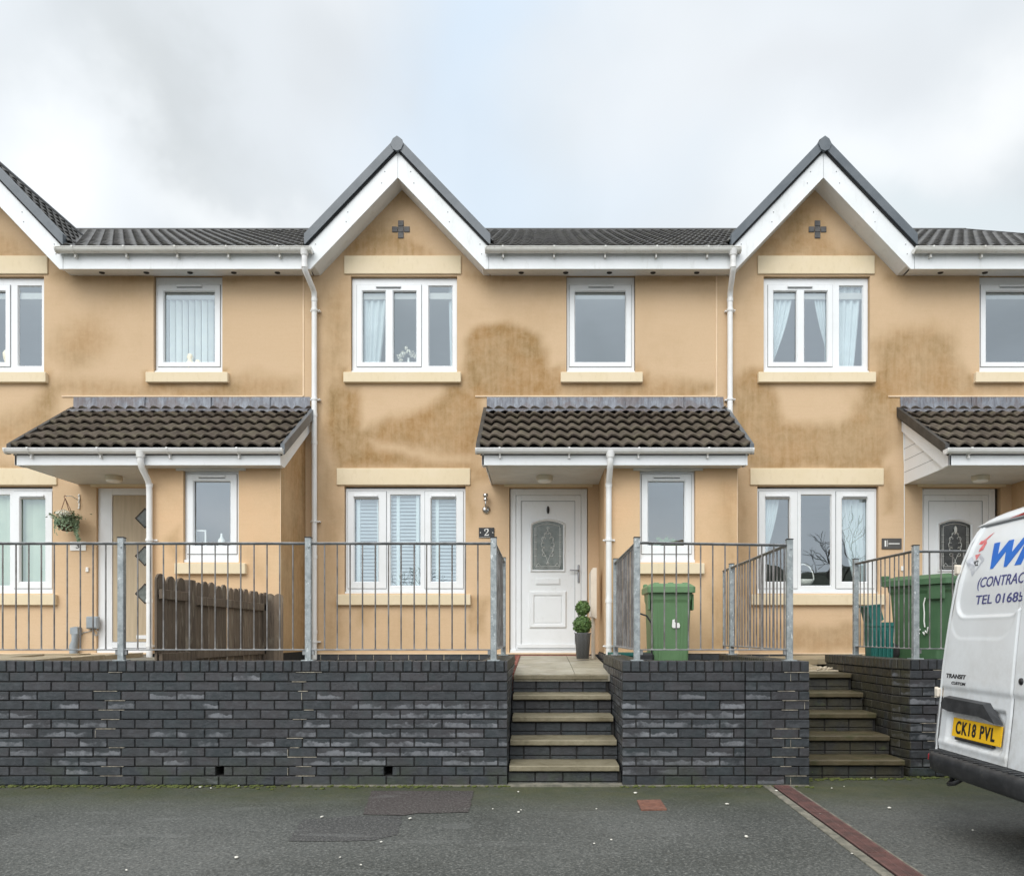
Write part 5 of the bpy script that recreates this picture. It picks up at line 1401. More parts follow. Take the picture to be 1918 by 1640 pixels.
mb = MB(); mb.box(1.0, 1.19, 8.36, 8.5, .74, 1.02, 0, .02); mb.box(1.02, 1.17, 8.34, 8.36, .8, .96, 0, .01); mb.build('body', 'black_plastic', T)

# ================================================================== leaves helper
def leaves(mb, n, fn, size, mat=0, flat=.3):
    for _ in range(n):
        p, nrm = fn(); p = Vector(p); nrm = (Vector(nrm) + Vector((random.gauss(0, .5), random.gauss(0, .5), random.gauss(0, .5)))).normalized()
        a_ = nrm.cross(Vector((random.gauss(0, 1), random.gauss(0, 1), random.gauss(0, 1)))).normalized(); b_ = nrm.cross(a_); s_ = size * random.uniform(.6, 1.3)
        mb.add([p - a_ * s_ * .5, p + b_ * s_ * .28 + nrm * s_ * .06, p + a_ * s_ * .5, p - b_ * s_ * .28 + nrm * s_ * .06], [[0, 1, 2, 3]], mat, False, random.random())
def ballfn(c, r):
    def f():
        v = Vector((random.gauss(0, 1), random.gauss(0, 1), random.gauss(0, 1))).normalized(); return Vector(c) + v * r * (random.uniform(.78, 1.02) if random.random() < .93 else random.uniform(1.02, 1.16)), v
    return f
# topiary
s_t = 160.; tx, ty = (1092 - 1012) / s_t, 9.45
T = thing('topiary_plant', (tx, ty, .92), 'double-ball topiary in a grey woven pot beside the white front door', 'plant')
zt1, zt2 = EYE + (1188 - 1138) / s_t, EYE + (1188 - 1169.5) / s_t
for c_, r_ in (((tx, ty, zt1), .083), ((tx - .005, ty, zt2), .105)):
    mb = MB(); leaves(mb, 1500, ballfn(c_, r_), .032); mb.lathe([(0, -r_ * .8), (r_ * .55, -r_ * .55), (r_ * .8, 0), (r_ * .55, r_ * .55), (0, r_ * .8)], c_, 12, 1); mb.build('foliage', ['leaf', 'stem'], T)
mb = MB(); mb.tube([(tx, ty, 1.1), (tx + .004, ty, zt1)], .009, 8); mb.build('stem', 'stem', T)
mb = MB(); mb.lathe([(.0, .93), (.073, .93), (.094, 1.215), (.1, 1.225), (.1, 1.235), (.086, 1.235), (.082, 1.2), (0, 1.2)], (tx, ty, 0), 24); mb.build('pot', 'wicker_grey', T)
# hanging basket
bx, by, bz = (131 - 1012) / 148.5, 10.05, EYE + (1188 - 980) / 148.5
T = thing('hanging_basket', (bx, by, bz), 'hanging basket of trailing foliage and pale flowers by the beige door', 'plant')
mb = MB(); mb.lathe([(0, -.13), (.06, -.12), (.11, -.07), (.135, 0), (.12, .005), (0, .0)], (bx, by, bz + .02), 20); mb.build('basket', 'coir', T)
mb = MB()
leaves(mb, 420, lambda: ((bx + random.gauss(0, .085), by + random.gauss(0, .07), bz + .05 + abs(random.gauss(0, .035))), (0, 0, 1)), .04)
leaves(mb, 260, lambda: (lambda a_: ((bx + math.cos(a_) * .14, by - abs(math.sin(a_)) * .14, bz + .04 - abs(random.gauss(0, .07))), (math.cos(a_), -1, 0)))(random.uniform(0, math.pi)), .035)
for k in range(60): t = k / 60; leaves(mb, 3, lambda: ((bx + .11 + t * .06 + random.gauss(0, .012), by - .06, bz + .03 - t * .27), (0, -1, 0)), .03)
for k in range(14): leaves(mb, 2, lambda: ((bx - .12 - k * .006, by - .05, bz + .07 + k * .003), (0, -1, 0)), .03)
mb.build('foliage', 'leaf_grey', T)
mb = MB()
for (ox, oz, r_) in ((-.055, .105, .035), (.01, .115, .04), (.055, .1, .03), (-.02, .09, .028), (.04, .01, .02)): leaves(mb, 90, ballfn((bx + ox, by - .09, bz + oz), r_), .03)
mb.build('flowers', 'flower', T)
mb = MB(); ax_, az_ = bx - .03, EYE + (1188 - 934) / 148.5
for ex in (-.11, .11): mb.tube([(ax_, by, az_), (bx + ex, by - .02, bz + .03)], .004, 6)
mb.tube([(ax_, by, az_), (bx, by + .1, bz + .03)], .004, 6); mb.tube([(ax_, by, az_ - .01), (ax_ - .015, by, az_ + .02), (ax_, by, az_ + .035), (ax_ + .016, by, az_ + .02)], .004, 6)
mb.build('hanger', 'rust', T)
mb = MB(); wx_ = (149 - 1012) / SM
mb.tube([(ax_, by, az_ + .03), (ax_ + .05, by + .05, az_ + .035), (wx_, YM - .015, az_ + .0)], .005, 6)
mb.box(wx_ - .008, wx_ + .008, YM - .014, YM - .002, MZ(953), MZ(925), 0, .003)
for k in range(5): mb.lathe([(0, -.012), (.009, -.01), (.01, 0)], (wx_ + (.006 if k % 2 else -.003), YM - .012, MZ(928 + k * 6)), 8, 0, True, 0, 'y')
mb.build('bracket', 'letter_white', T)

# ================================================================== fittings on the walls
def box_thing(name, mat, x0, x1, y0, y1, z0, z1, label, cat, bev=.005):
    mb = MB(); mb.box(x0, x1, y0, y1, z0, z1, 0, bev); o = mb.build(name, mat, None, ((x0 + x1) / 2, y1, z0)); return tag(o, label, cat)
# number 2 plate
x0, x1, z0, z1 = MX(897), MX(926), MZ(1007), MZ(988)
T = thing('house_number_sign', ((x0 + x1) / 2, YM, z0), 'black number plate with a white 2 left of the white door', 'sign')
mb = MB(); mb.box(x0, x1, YM - .014, YM - .002, z0, z1, 0, .003)
P = [(x0 + .004, z0 + .004), (x1 - .004, z0 + .004)]
for (a_, b_, c_, d_) in ((x0 + .004, x1 - .004, z0 + .005, z0 + .008),): mb.box(a_, b_, YM - .0155, YM - .014, c_, d_, 1)
for xx in (x0 + .02, x1 - .02): mb.lathe([(0, -.005), (.007, -.004), (.008, 0)], (xx, YM - .014, (z0 + z1) / 2), 10, 1, True, 0, 'y')
mb.build('plate', ['plaque_black', 'letter_white'], T)
mb = MB(); cx = (x0 + x1) / 2; hh = z1 - z0
# serif 2 drawn as a swelling stroke
cc = []
zc = z0 + hh * .54; u = hh * .33
for t, (px__, pz__, r_) in enumerate(((-.62, .55, .16), (-.5, .85, .12), (-.1, 1.02, .1), (.35, .9, .16), (.52, .5, .22), (.35, .1, .2), (-.05, -.35, .14), (-.5, -.78, .09))): cc.append(((cx + px__ * u, YM - .0155, zc + pz__ * u), r_ * u))
mb.tube([c[0] for c in cc], [c[1] for c in cc], 8); mb.box(cx - .6 * u, cx + .6 * u, YM - .018, YM - .014, zc - 1.02 * u, zc - .72 * u, 0, .001); mb.box(cx + .5 * u, cx + .68 * u, YM - .018, YM - .014, zc - .95 * u, zc - .45 * u, 0, .001); mb.lathe([(0, -.003), (.2 * u, -.002), (.22 * u, 0)], (cx - .5 * u, YM - .014, zc + .52 * u), 10, 0, True, 0, 'y')
mb.build('numeral', 'letter_white', T)
# number 1 plate
x0, x1, z0, z1 = MX(1651), MX(1688), MZ(1028), MZ(1008)
T = thing('house_number_sign', ((x0 + x1) / 2, YM, z0), 'dark slate number plate with a white 1 and a line, near the van', 'sign')
mb = MB(); mb.box(x0, x1, YM - .016, YM - .002, z0, z1, 0, .003); mb.build('plate', 'plaque_grey', T)
mb = MB(); f = lambda u, w, d: (u, YM - .0165 - d, w)
fit_text(mb, '1', x0 + .034, x0 + .054, z0 + .032, z1 - .028, f, bold=.0); mb.box(x0 + .068, x0 + .072, YM - .0175, YM - .016, z0 + .03, z1 - .025); mb.box(x0 + .085, x1 - .028, YM - .0175, YM - .016, (z0 + z1) / 2 - .006, (z0 + z1) / 2 + .006)
mb.build('numeral', 'letter_white', T)
# plaque 3
x0, x1, z0, z1 = MX(132), MX(162), MZ(1031), MZ(1014)
T = thing('house_number_sign', ((x0 + x1) / 2, YM, z0), 'small white number plate under the hanging basket', 'sign')
mb = MB(); mb.box(x0, x1, YM - .014, YM - .002, z0, z1, 0, .003); mb.build('plate', 'letter_white', T)
mb = MB(); fit_text(mb, '3', (x0 + x1) / 2 - .025, (x0 + x1) / 2 + .02, z0 + .028, z1 - .02, lambda u, w, d: (u, YM - .0145 - d, w), bold=.02); mb.build('numeral', 'plaque_grey', T)
# doorbells, boxes
o = box_thing('doorbell', 'letter_white', MX(161.5), MX(167), YM - .02, YM - .002, MZ(1071), MZ(1062), 'small cream doorbell left of the beige door', 'doorbell')
o = box_thing('doorbell', 'letter_white', MX(1687), MX(1692.5), YM - .02, YM - .002, MZ(1069), MZ(1060), 'small white bell push under the dark number 1 plate', 'doorbell')
T = thing('meter_box', (MX(176.5), YM, MZ(1177)), 'small grey electrical box with looping cable left of the beige door', 'box')
mb = MB(); mb.box(MX(165.5), MX(187.5), YM - .06, YM - .001, MZ(1177), MZ(1154), 0, .01); mb.box(MX(167.5), MX(185.5), YM - .066, YM - .058, MZ(1175), MZ(1156), 0, .006); mb.build('cover', 'grey_plastic', T)
mb = MB(); mb.tube([(MX(181), YM - .03, MZ(1177)), (MX(186), YM - .02, MZ(1184)), (MX(183), YM - .015, MZ(1190)), (MX(178), YM - .015, MZ(1188)), (MX(176), YM - .02, MZ(1178))], .005, 6); mb.tube([(MX(175), YM - .02, MZ(1178)), (MX(168), YM - .015, MZ(1182)), (MX(158), YM - .012, MZ(1184)), (MX(153), YM - .012, MZ(1188))], .005, 6); mb.build('cable', 'grey_plastic', T)
mb = MB(); gx = MX(147); mb.prism([(gx - .05, YM - .1, MZ(1187)), (gx + .045, YM - .1, MZ(1187)), (gx + .045, YM - .1, MZ(1175)), (gx + .02, YM - .1, MZ(1173)), (gx - .05, YM - .1, MZ(1175))], (0, .095, 0)); mb.tube([(gx - .005, YM - .06, MZ(1186)), (gx - .01, YM - .06, MZ(1200)), (gx - .03, YM - .06, MZ(1210)), (gx - .02, YM - .06, .9)], [.045, .04, .05, .05], 12)
tag(mb.build('drain_gully', 'grey_plastic', None, (gx, YM, .9)), 'grey plastic gully pipe at the wall below the hanging basket', 'pipe')
# wall lamp (chrome)
lx = MX(911); T = thing('wall_lamp', (lx, YM, MZ(962)), 'chrome wall lantern with round base above the number 2 plate', 'lamp')
mb = MB(); mb.lathe([(0, -.03), (.03, -.026), (.052, -.012), (.055, 0)], (lx, YM, MZ(954.5)), 20, 0, True, 0, 'y'); mb.build('wall_plate', 'chrome', T)
mb = MB(); mb.tube([(lx, YM - .03, MZ(954)), (lx - .004, YM - .075, MZ(952)), (lx - .004, YM - .08, MZ(944)), (lx - .004, YM - .08, MZ(940))], .011, 10)
mb.lathe([(0, 0), (.026, .003), (.03, .03), (.024, .035), (.02, .05), (.034, .056), (.034, .09), (.02, .1), (0, .1)], (lx - .004, YM - .08, MZ(940.5)), 16); mb.build('lantern', 'chrome', T)
# porch bulkhead lamps
for dx_i, lab in ((-PITCH, 'round cream ceiling lamp under the left porch canopy'), (0, 'round cream ceiling lamp under the canopy of number 2'), (PITCH, 'round cream ceiling lamp under the canopy above the van')):
    cx_ = (1020 - 1012) / 154. + dx_i + (.06 if dx_i < 0 else 0) ; cy_ = 9.7; T = thing('porch_lamp', (cx_, cy_, 3.13), lab, 'lamp', 'lamps under the porch canopies')
    mb = MB(); mb.lathe([(.1, 0), (.1, -.05), (.09, -.055), (0, -.055)], (cx_, cy_, 3.131), 24); mb.build('lamp_body', 'lamp_cream', T)
    mb = MB(); mb.lathe([(.085, -.055), (.08, -.07), (.06, -.075), (0, -.076)], (cx_, cy_, 3.131), 24); mb.build('lamp_shade', 'letter_white', T)
# meter cover by door 2, service pipe
T = thing('pipe_cover', (PX(1133) - .04, 9.6, .93), 'cream plastic service cover with pipe below, right of the topiary', 'cover')
mx0, mx1 = (1106.5 - 1012) / 156., (1117.5 - 1012) / 156. ; yy = 9.6
mb = MB(); P = [(mx0, yy, EYE + 34 / 156), (mx1, yy, EYE + 30 / 156), (mx1, yy, EYE + 125 / 156), (mx0 + .025, yy, EYE + 125 / 156), (mx0, yy, EYE + 117 / 156)]
mb.prism(P, (0, .35, 0)); mb.build('cover', 'cream_plastic', T)
mb = MB(); mb.tube([(mx0 + .035, yy + .08, EYE + 34 / 156), (mx0 + .035, yy + .08, .9)], .024, 12); mb.build('pipe', 'cream_plastic', T)
# cable down the wall at number 1
mb = MB(); cx_ = MX(1693.5); mb.tube([(cx_ - .01, YM - .006, MZ(790)), (cx_ - .008, YM - .006, MZ(850)), (cx_, YM - .006, MZ(870)), (cx_, YM - .006, MZ(1000)), (cx_ - .01, YM - .006, MZ(1062)), (cx_ - .008, YM - .006, MZ(1200))], .006, 6)
tag(mb.build('wall_cable', 'letter_white', None, (cx_, YM, 1.0)), 'thin white cable running down the wall beside the right-hand porch', 'cable')

# ================================================================== behind the panes
def louvre_panel(l, r, t, b, stiles, label):
    y = YM + .125; T = thing('shutter', (MX((l + r) / 2), y, MZ(b)), label, 'shutter', 'white louvred shutters in the number 2 window')
    x0, x1, z0, z1 = MX(l), MX(r), MZ(b), MZ(t)
    mb = MB()
    for s_ in stiles: mb.box(MX(s_) - .022, MX(s_) + .022, y - .02, y + .02, z0, z1, 0, .004)
    mb.box(x0, x1, y - .018, y + .018, z1 - .03, z1, 0, .004); mb.box(x0, x1, y - .018, y + .018, z0, z0 + .03, 0, .004); mb.build('frame', 'shutter_white', T)
    mb = MB(); z = z0 + .04
    while z < z1 - .05:
        mb.obox(((x0 + x1) / 2, y + .002, z), (X3, Vector((0, math.cos(R(58)), math.sin(R(58)))), Vector((0, -math.sin(R(58)), math.cos(R(58))))), ((x1 - x0) / 2 - .002, .0275, .004), 0, .003); z += .0455
    mb.build('slats', 'slat_grey', T)
louvre_panel(655, 712, 925, 1100, (668, 706), 'louvred shutter panel in the left light of the shuttered window')
louvre_panel(723, 793, 919, 1104, (743, 780), 'louvred shutter panel in the middle light of the shuttered window')
louvre_panel(800, 860, 925, 1100, (817, 857), 'louvred shutter panel in the right light of the shuttered window')
def curtain(pts_top, pts_bot, z1, z0, y, dx, label, mat='curtain', folds=9, name='curtain', mid=None, dep=.02):
    """pts are photo px at top and bottom (left,right); a pleated sheet"""
    mb = MB(); nv, nu = 24, folds * 6; P = []
    for j in range(nv + 1):
        t = j / nv; l = pts_top[0] + (pts_bot[0] - pts_top[0]) * (t ** 1.3); r = pts_top[1] + (pts_bot[1] - pts_top[1]) * (t ** 1.3); row = []
        for i in range(nu + 1):
            u = i / nu; x = MX(l + (r - l) * u) + dx; row.append((x, y + dep * math.sin(u * folds * 2 * math.pi + .4 * math.sin(t * 3)), MZ(z1) + (MZ(z0) - MZ(z1)) * t))
        P.append(row)
    mb.grid(P, 0, True); mb.grid(P, 0, True, 0, True); mb = mb
    o = MB(); o.grid(P, 0, True)
    ob = o.build(name, mat, None, (MX((pts_top[0] + pts_top[1]) / 2) + dx, y, MZ(z0))); ob.data.name = name
    return tag(ob, label, name)
Y1 = YM + .14
curtain((672, 722), (676, 706), 535, 690, Y1, 0, 'white gathered curtain at the left of the middle gable window', folds=4)
curtain((838, 852), (841, 852), 528, 690, Y1, 0, 'narrow curtain edge at the right of the middle gable window', folds=2)
# vertical blinds, left house
def vblind(l, r, t, b, pitch, wdt, y, mat, label, ang=25, tilt=0):
    T = thing('vertical_blind', (MX((l + r) / 2), y, MZ(b)), label, 'blind')
    mb = MB(); mb.box(MX(l), MX(r), y - .02, y + .02, MZ(t), MZ(t) + .04); mb.build('head_rail', 'upvc', T)
    x = MX(l) + pitch / 2
    while x < MX(r):
        a_ = R(ang + random.uniform(-5, 5)); mb = MB()
        mb.obox((x, y, (MZ(t) + MZ(b)) / 2), (Vector((math.cos(a_), math.sin(a_), 0)), Vector((-math.sin(a_), math.cos(a_), 0)), Vector((0, 0, 1))), (wdt / 2, .002, (MZ(t) - MZ(b)) / 2)); mb.build('blind_slat', mat, T); x += pitch
vblind(295, 412, 528, 688, .083, .07, YM + .15, 'blind', 'white vertical blind with gaps in the small upper left window', 38)
vblind(-125, 106, 925, 1106, .085, .09, YM + .15, 'blind_green', 'pale green vertical blind in the leftmost ground floor window', 20)
# swept curtains, right house
def swept(x_in_top, x_out, x_low, zt_, zb_, z_tie, side, label, y=YM + .14):
    """outline curve from top inner edge sweeping to the side; px coordinates absolute"""
    mb = MB(); nv, nu = 26, 30; P = []
    for j in range(nv + 1):
        t = j / nv; py_ = zt_ + (zb_ - zt_) * t
        k = min(1, (py_ - zt_) / (z_tie - zt_)); k = k ** 1.5
        inner = x_in_top + (x_low - x_in_top) * k
        row = [(MX(x_out + (inner - x_out) * (i / nu)), y + .02 * math.sin(i / nu * 5 * 2 * math.pi), MZ(py_)) for i in range(nu + 1)]
        P.append(row)
    mb.grid(P, 0, True); o = mb.build('curtain', 'curtain', None, (MX(x_out), y, MZ(zb_))); return tag(o, label, 'curtain')
swept(1492, 1440, 1446, 532, 692, 690, 0, 'swept curtain at the left of the right-hand gable window')
swept(1530, 1560, 1552, 532, 692, 640, 1, 'swept curtain in the centre of the right-hand gable window')
curtain((1566, 1620), (1570, 1606), 532, 692, YM + .14, 0, 'long curtain filling the right light of the right-hand gable window', folds=4)
swept(1466, 1420, 1432, 922, 1105, 1060, 0, 'swept curtain at the left of the basket window')
swept(1576, 1630, 1612, 922, 1105, 1105, 1, 'swept curtain at the right of the basket window')
# wicker basket with hoop handle on the sill
bx_, by_ = MX(1512), YM + .155; zb_ = MZ(1094)
T = thing('wicker_basket', (bx_, by_, zb_), 'white basket with a tall hoop handle on the ledge of the number 1 window', 'basket')
mb = MB(); mb.lathe([(0, 0), (.10, 0), (.135, .06), (.14, .075), (.125, .075), (0, .03)], (bx_, by_, zb_), 24, 0, True, 0, 'z', 1, .5); mb.build('basket', 'letter_white', T)
mb = MB(); mb.tube([(bx_ + .135 * math.cos(a_), by_, zb_ + .07 + max(0, .20 * math.sin(a_))) for a_ in [math.pi * i / 16 for i in range(17)]], .009, 8); mb.build('handle', 'letter_white', T)
# vase of flowers
vx, vy, vz = MX(762), YM + .13, MZ(686)
T = thing('flower_vase', (vx, vy, vz), 'white vase of white flowers on the ledge of the middle gable window', 'vase')
mb = MB(); mb.lathe([(0, 0), (.03, 0), (.04, .04), (.02, .09), (.012, .13), (.015, .15)], (vx, vy, vz), 16); mb.build('vase', 'letter_white', T)
mb = MB()
for (ox, oz, r_) in ((-.12, .14, .03), (-.07, .17, .035), (0, .2, .03), (.05, .17, .04), (-.03, .25, .02), (-.1, .09, .02), (.09, .13, .02)): leaves(mb, 40, ballfn((vx + ox, vy, vz + oz + .03), r_), .03)
mb.build('flowers', 'flower', T)
# ornaments
vx, vy, vz = MX(350), YM + .105, MZ(686); mb = MB(); mb.lathe([(0, 0), (.05, 0), (.06, .03), (.05, .08), (.03, .11), (.045, .15), (.03, .19), (0, .2)], (vx, vy, vz), 16); mb.lathe([(0, 0), (.04, 0), (.05, .05), (.03, .11), (0, .12)], (vx + .1, vy, vz), 12)
tag(mb.build('ornament', 'flower', None, (vx, vy, vz)), 'pale ornament on the ledge below the white vertical blind', 'ornament')
vx = MX(4); mb = MB(); mb.lathe([(0, 0), (.04, 0), (.03, .08), (.05, .14), (.055, .2), (.03, .24), (0, .25)], (vx, vy, vz), 16); tag(mb.build('ornament', 'flower', None, (vx, vy, vz)), 'white figurine in the leftmost upper window, cut by the photo edge', 'ornament')
# porch window ledges
py_ = YP + .12; sx_ = 1500 / py_
T = thing('picture_frame', ((376 - 1012) / sx_, py_, 2.2), 'white photo frame on the ledge of the left porch window', 'frame')
fx0, fx1, fz0, fz1 = (366 - 1012) / sx_, (386 - 1012) / sx_, EYE + (1188 - 1026) / sx_, EYE + (1188 - 992) / sx_
mb = MB(); mb.box(fx0, fx1, py_, py_ + .015, fz0, fz1, 0, .003); mb.box(fx0 + .018, fx1 - .018, py_ - .002, py_, fz0 + .018, fz1 - .018, 1); mb.build('frame', ['letter_white', 'plaque_grey'], T)
mb = MB(); mb.lathe([(0, 0), (.04, 0), (.04, .09), (.014, .13), (.012, .17), (0, .17)], ((415 - 1012) / sx_, py_, fz0), 14); tag(mb.build('bottle', 'letter_white', None, ((415 - 1012) / sx_, py_, fz0)), 'pale bottle beside the photo frame in the left porch window', 'bottle')
cx_, cz_ = (1248 - 1012) / sx_, EYE + (1188 - 1024) / sx_
T = thing('house_plant', (cx_, py_ + .05, cz_), 'green leafy pot plant inside the porch window above the mid green bin', 'plant')
mb = MB()
for k in range(16):
    a_ = R(-80 + k * 10.6 + random.uniform(-4, 4)); pts = []; Lr = random.uniform(.12, .19)
    for i in range(6):
        t = i / 5; pts.append((cx_ + math.sin(a_) * Lr * t * 1.1, py_ + .05 + random.uniform(-.002, .002), cz_ + .02 + math.cos(a_) * Lr * t * .9 - t * t * .035))
    for i in range(5):
        w_ = .014 * math.sin(math.pi * (i + .6) / 5.6) + .003; p, q_ = Vector(pts[i]), Vector(pts[i + 1]); nn_ = Vector((math.cos(a_), 0, -math.sin(a_)))
        mb.add([p - nn_ * w_, p + nn_ * w_, q_ + nn_ * w_ * .9, q_ - nn_ * w_ * .9], [[0, 1, 2, 3]], 0, False, random.uniform(.3, 1))
mb.build('foliage', 'leaf', T)
mb = MB(); mb.lathe([(0, -.06), (.045, -.06), (.06, .03), (0, .03)], (cx_, py_ + .05, cz_), 14); mb.build('pot', 'plaque_grey', T)

# ================================================================== ground fittings
# drainage channel
a0, a1 = Vector((1.925, 6.42, 0)), Vector((1.80, 2.2, 0)); dd_ = (a1 - a0).normalized(); nn_ = Vector((-dd_.y, dd_.x, 0)); nn_ = nn_ if nn_.x > 0 else -nn_
T = thing('drainage_channel', (a0.x, a0.y, 0), 'red iron drainage channel with stone edging running across the tarmac towards the viewer', 'drain')
Ld = (a1 - a0).length; upv = Vector((0, 0, 1))
mb = MB()
y = 0
while y < Ld: l_ = random.uniform(.35, .6); c_ = a0 + dd_ * (y + l_ / 2) - nn_ * .105; mb.obox((c_.x, c_.y, .0), (dd_, nn_, upv), (l_ / 2 - .003, .03, .006), 0, .003, random.random()); y += l_
mb.obox(tuple(a0 + dd_ * (Ld / 2) + nn_ * .073)[:2] + (.0,), (dd_, nn_, upv), (Ld / 2, .007, .008), 0, .002); mb.build('edging', 'concrete', T)
y = 0; k = 0
while y < Ld - .05:
    l_ = .995; mb = MB(); c_ = a0 + dd_ * (y + l_ / 2)
    mb.obox((c_.x, c_.y, .001), (dd_, nn_, upv), (l_ / 2 - .003, .064, .004), 1)
    for sgn in (-1, 1): cc_ = c_ + nn_ * sgn * .057; mb.obox((cc_.x, cc_.y, .006), (dd_, nn_, upv), (l_ / 2 - .004, .007, .004), 0, .001)
    cc_ = c_; mb.obox((cc_.x, cc_.y, .006), (dd_, nn_, upv), (l_ / 2 - .004, .004, .004), 0)
    n_ = int(l_ / .022)
    for i in range(n_): cc_ = a0 + dd_ * (y + .012 + i * .022); mb.obox((cc_.x, cc_.y, .0055), (dd_, nn_, upv), (.0062, .05, .0042), 0)
    mb.build('grate', ['drain_red', 'drain_dark'], T); y += 1.0; k += 1
# rusty cover
P = [G(1193, 1499), G(1237, 1498), G(1249, 1516), G(1201, 1517)]
mb = MB(); mb.prism([(p[0], p[1], .007) for p in P], (0, 0, -.01)); c_ = sum((Vector(p) for p in P), Vector()) / 4
mb.box(c_.x - .06, c_.x + .06, c_.y - .012, c_.y + .012, .007, .0095, 0, .002); mb.box(c_.x - .07, c_.x + .07, c_.y + .03, c_.y + .034, .007, .009); mb.box(c_.x - .07, c_.x + .07, c_.y - .036, c_.y - .032, .007, .009)
tag(mb.build('service_cover', 'rust', None, (c_.x, c_.y, 0)), 'small rusty stop-tap cover set in the tarmac before the short wall', 'cover')
# pebbles
spots = [(265, 1469), (375, 1474), (395, 1476), (447, 1472), (603, 1530), (768, 1533), (714, 1577), (923, 1515), (976, 1517), (971, 1483), (971, 1537-16), (1117, 1515), (1113, 1580), (1145, 1573), (1190, 1485), (1362, 1506), (1454, 1481), (1558, 1476), (1581, 1473), (1632, 1457), (1666, 1513), (1536, 1525), (1569, 1545), (237, 1630), (443, 1606), (637, 1606), (1398, 1567), (676, 1620), (1596, 1599), (1822, 1555)]
pb = None
random.seed(5)
for i, (px_, pyy) in enumerate(spots):
    g_ = G(px_, pyy); big_ = px_ in (265, 768, 1362, 1454, 1666, 603, 443, 1190, 1398)
    if pb is None:
        mb = MB(); mb.lathe([(0, -.5), (.6, -.42), (.95, -.1), (.9, .25), (.5, .48), (0, .52)], (0, 0, 0), 9, 0, True)
        mb.v = [(v[0] * .013, v[1] * .01, v[2] * .012) for v in mb.v]; o = mb.build('pebble', 'pebble', None, (0, 0, 0)); pb = o
    else: o = pb.copy(); COL.objects.link(o)
    o.location = (g_[0], g_[1], .005); k = 1.15 if big_ else random.uniform(.55, .85); o.scale = (k * random.uniform(.8, 1.2), k, k * .8); o.rotation_euler = (random.uniform(-.3, .3), 0, random.uniform(0, 6))
    tag(o, 'small pale pebble lying loose on the dark tarmac', 'pebble', 'loose pebbles scattered over the tarmac')
# moss along the wall foot
mb = MB(); random.seed(9)
for _ in range(2600):
    x = random.uniform(-7.4, 6.5)
    if -.25 < x < .64: continue
    base = YF if x < 2.16 else (6.78 if x < 3.1 else 6.85)
    dens = .5 + .5 * mnoise.noise(Vector((x * 1.3, 0, 0)))
    if random.random() > dens * .7: continue
    y = base - abs(random.gauss(0, .045)) - .012; r = random.uniform(.005, .014)
    mb.obox((x, y, .001), (Vector((1, 0, .15)).normalized(), Y3, Vector((-.15, 0, 1)).normalized()), (r * 1.4, r, r * .5), 0, r * .3)
stuff(mb.build('moss', 'moss'), 'green moss clumps along the foot of the brick walls', 'moss')
# weeds at the right-hand steps
for i, (px_, pyy, lab) in enumerate(((1497, 1466, 'small pale-leaved weed at the corner of the short wall'), (1521, 1455, 'thin straggly weed at the foot of the mossy steps'))):
    g_ = G(px_, pyy); mb = MB(); hgt = .05 if i == 0 else .12
    for k in range(14):
        a_ = random.uniform(0, 6.28); r_ = random.uniform(.01, .045 if i == 0 else .02)
        p = Vector((g_[0], g_[1], 0)); q_ = p + Vector((math.cos(a_) * r_, math.sin(a_) * r_, random.uniform(.3, 1) * hgt)); w_ = Vector((-math.sin(a_), math.cos(a_), 0)) * .006
        mb.add([p - w_ * .4, p + w_ * .4, q_ + w_ + Vector((0, 0, .004)), q_ - w_], [[0, 1, 2, 3]], 0, False, random.random())
    tag(mb.build('weed', 'leaf_grey' if i == 0 else 'leaf', None, (g_[0], g_[1], 0)), lab, 'weed')

# ================================================================== the far side of the street (seen only as reflections)
mb = MB(); P = []
for j in range(12):
    row = []
    for i in range(61):
        x = -90 + 3 * i; t = j / 11; y = -22 - 60 * t; hgt = (2.6 + 2.6 * (1 / (1 + math.exp(-(x - 4.5) / 1.2))) + 3.5 * t ** .8) * (1 + .35 * mnoise.noise(Vector((x * .06, t, 0)))) + mnoise.noise(Vector((x * .3, y * .2, 4))) * .8
        row.append((x, y, max(0, hgt * min(1, j / 1.5))))
    P.append(row)
mb.grid(P, 0, True, 0, True); structure(mb.build('hills', 'hill', None, (0, -22, 0)))
def bare_tree(x, y, h, label, seed):
    random.seed(seed); T = thing('bare_tree', (x, y, 0), label, 'tree')
    mb = MB(); mb.tube([(x, y, 0), (x + .1, y, h * .25), (x, y + .1, h * .45)], [.22, .17, .12], 8); mb.build('trunk', 'bark', T)
    mb = MB()
    def br(p, d, l, r, n):
        q_ = p + d * l; m_ = p + d * l * .5 + Vector((random.gauss(0, .05), random.gauss(0, .05), 0)) * l
        mb.tube([p, m_, q_], [r, r * .8, r * .6], 5, caps=False)
        if n == 0: return
        for _ in range(3): dd2 = (d + Vector((random.gauss(0, .55), random.gauss(0, .55), random.gauss(.1, .35)))).normalized(); br(q_, dd2, l * random.uniform(.62, .85), r * .55, n - 1)
    for k in range(5): a_ = k * 1.26; br(Vector((x, y + .05, h * (.25 + .04 * k))), Vector((math.cos(a_), math.sin(a_), .9)).normalized(), h * .2, .07, 3)
    mb.build('crown', 'bark', T)
bare_tree(13.6, -14, 7.4, 'bare winter tree across the street, mirrored in the number 1 window', 4)
bare_tree(-6, -18, 5.5, 'bare winter tree across the street opposite the left house', 8)
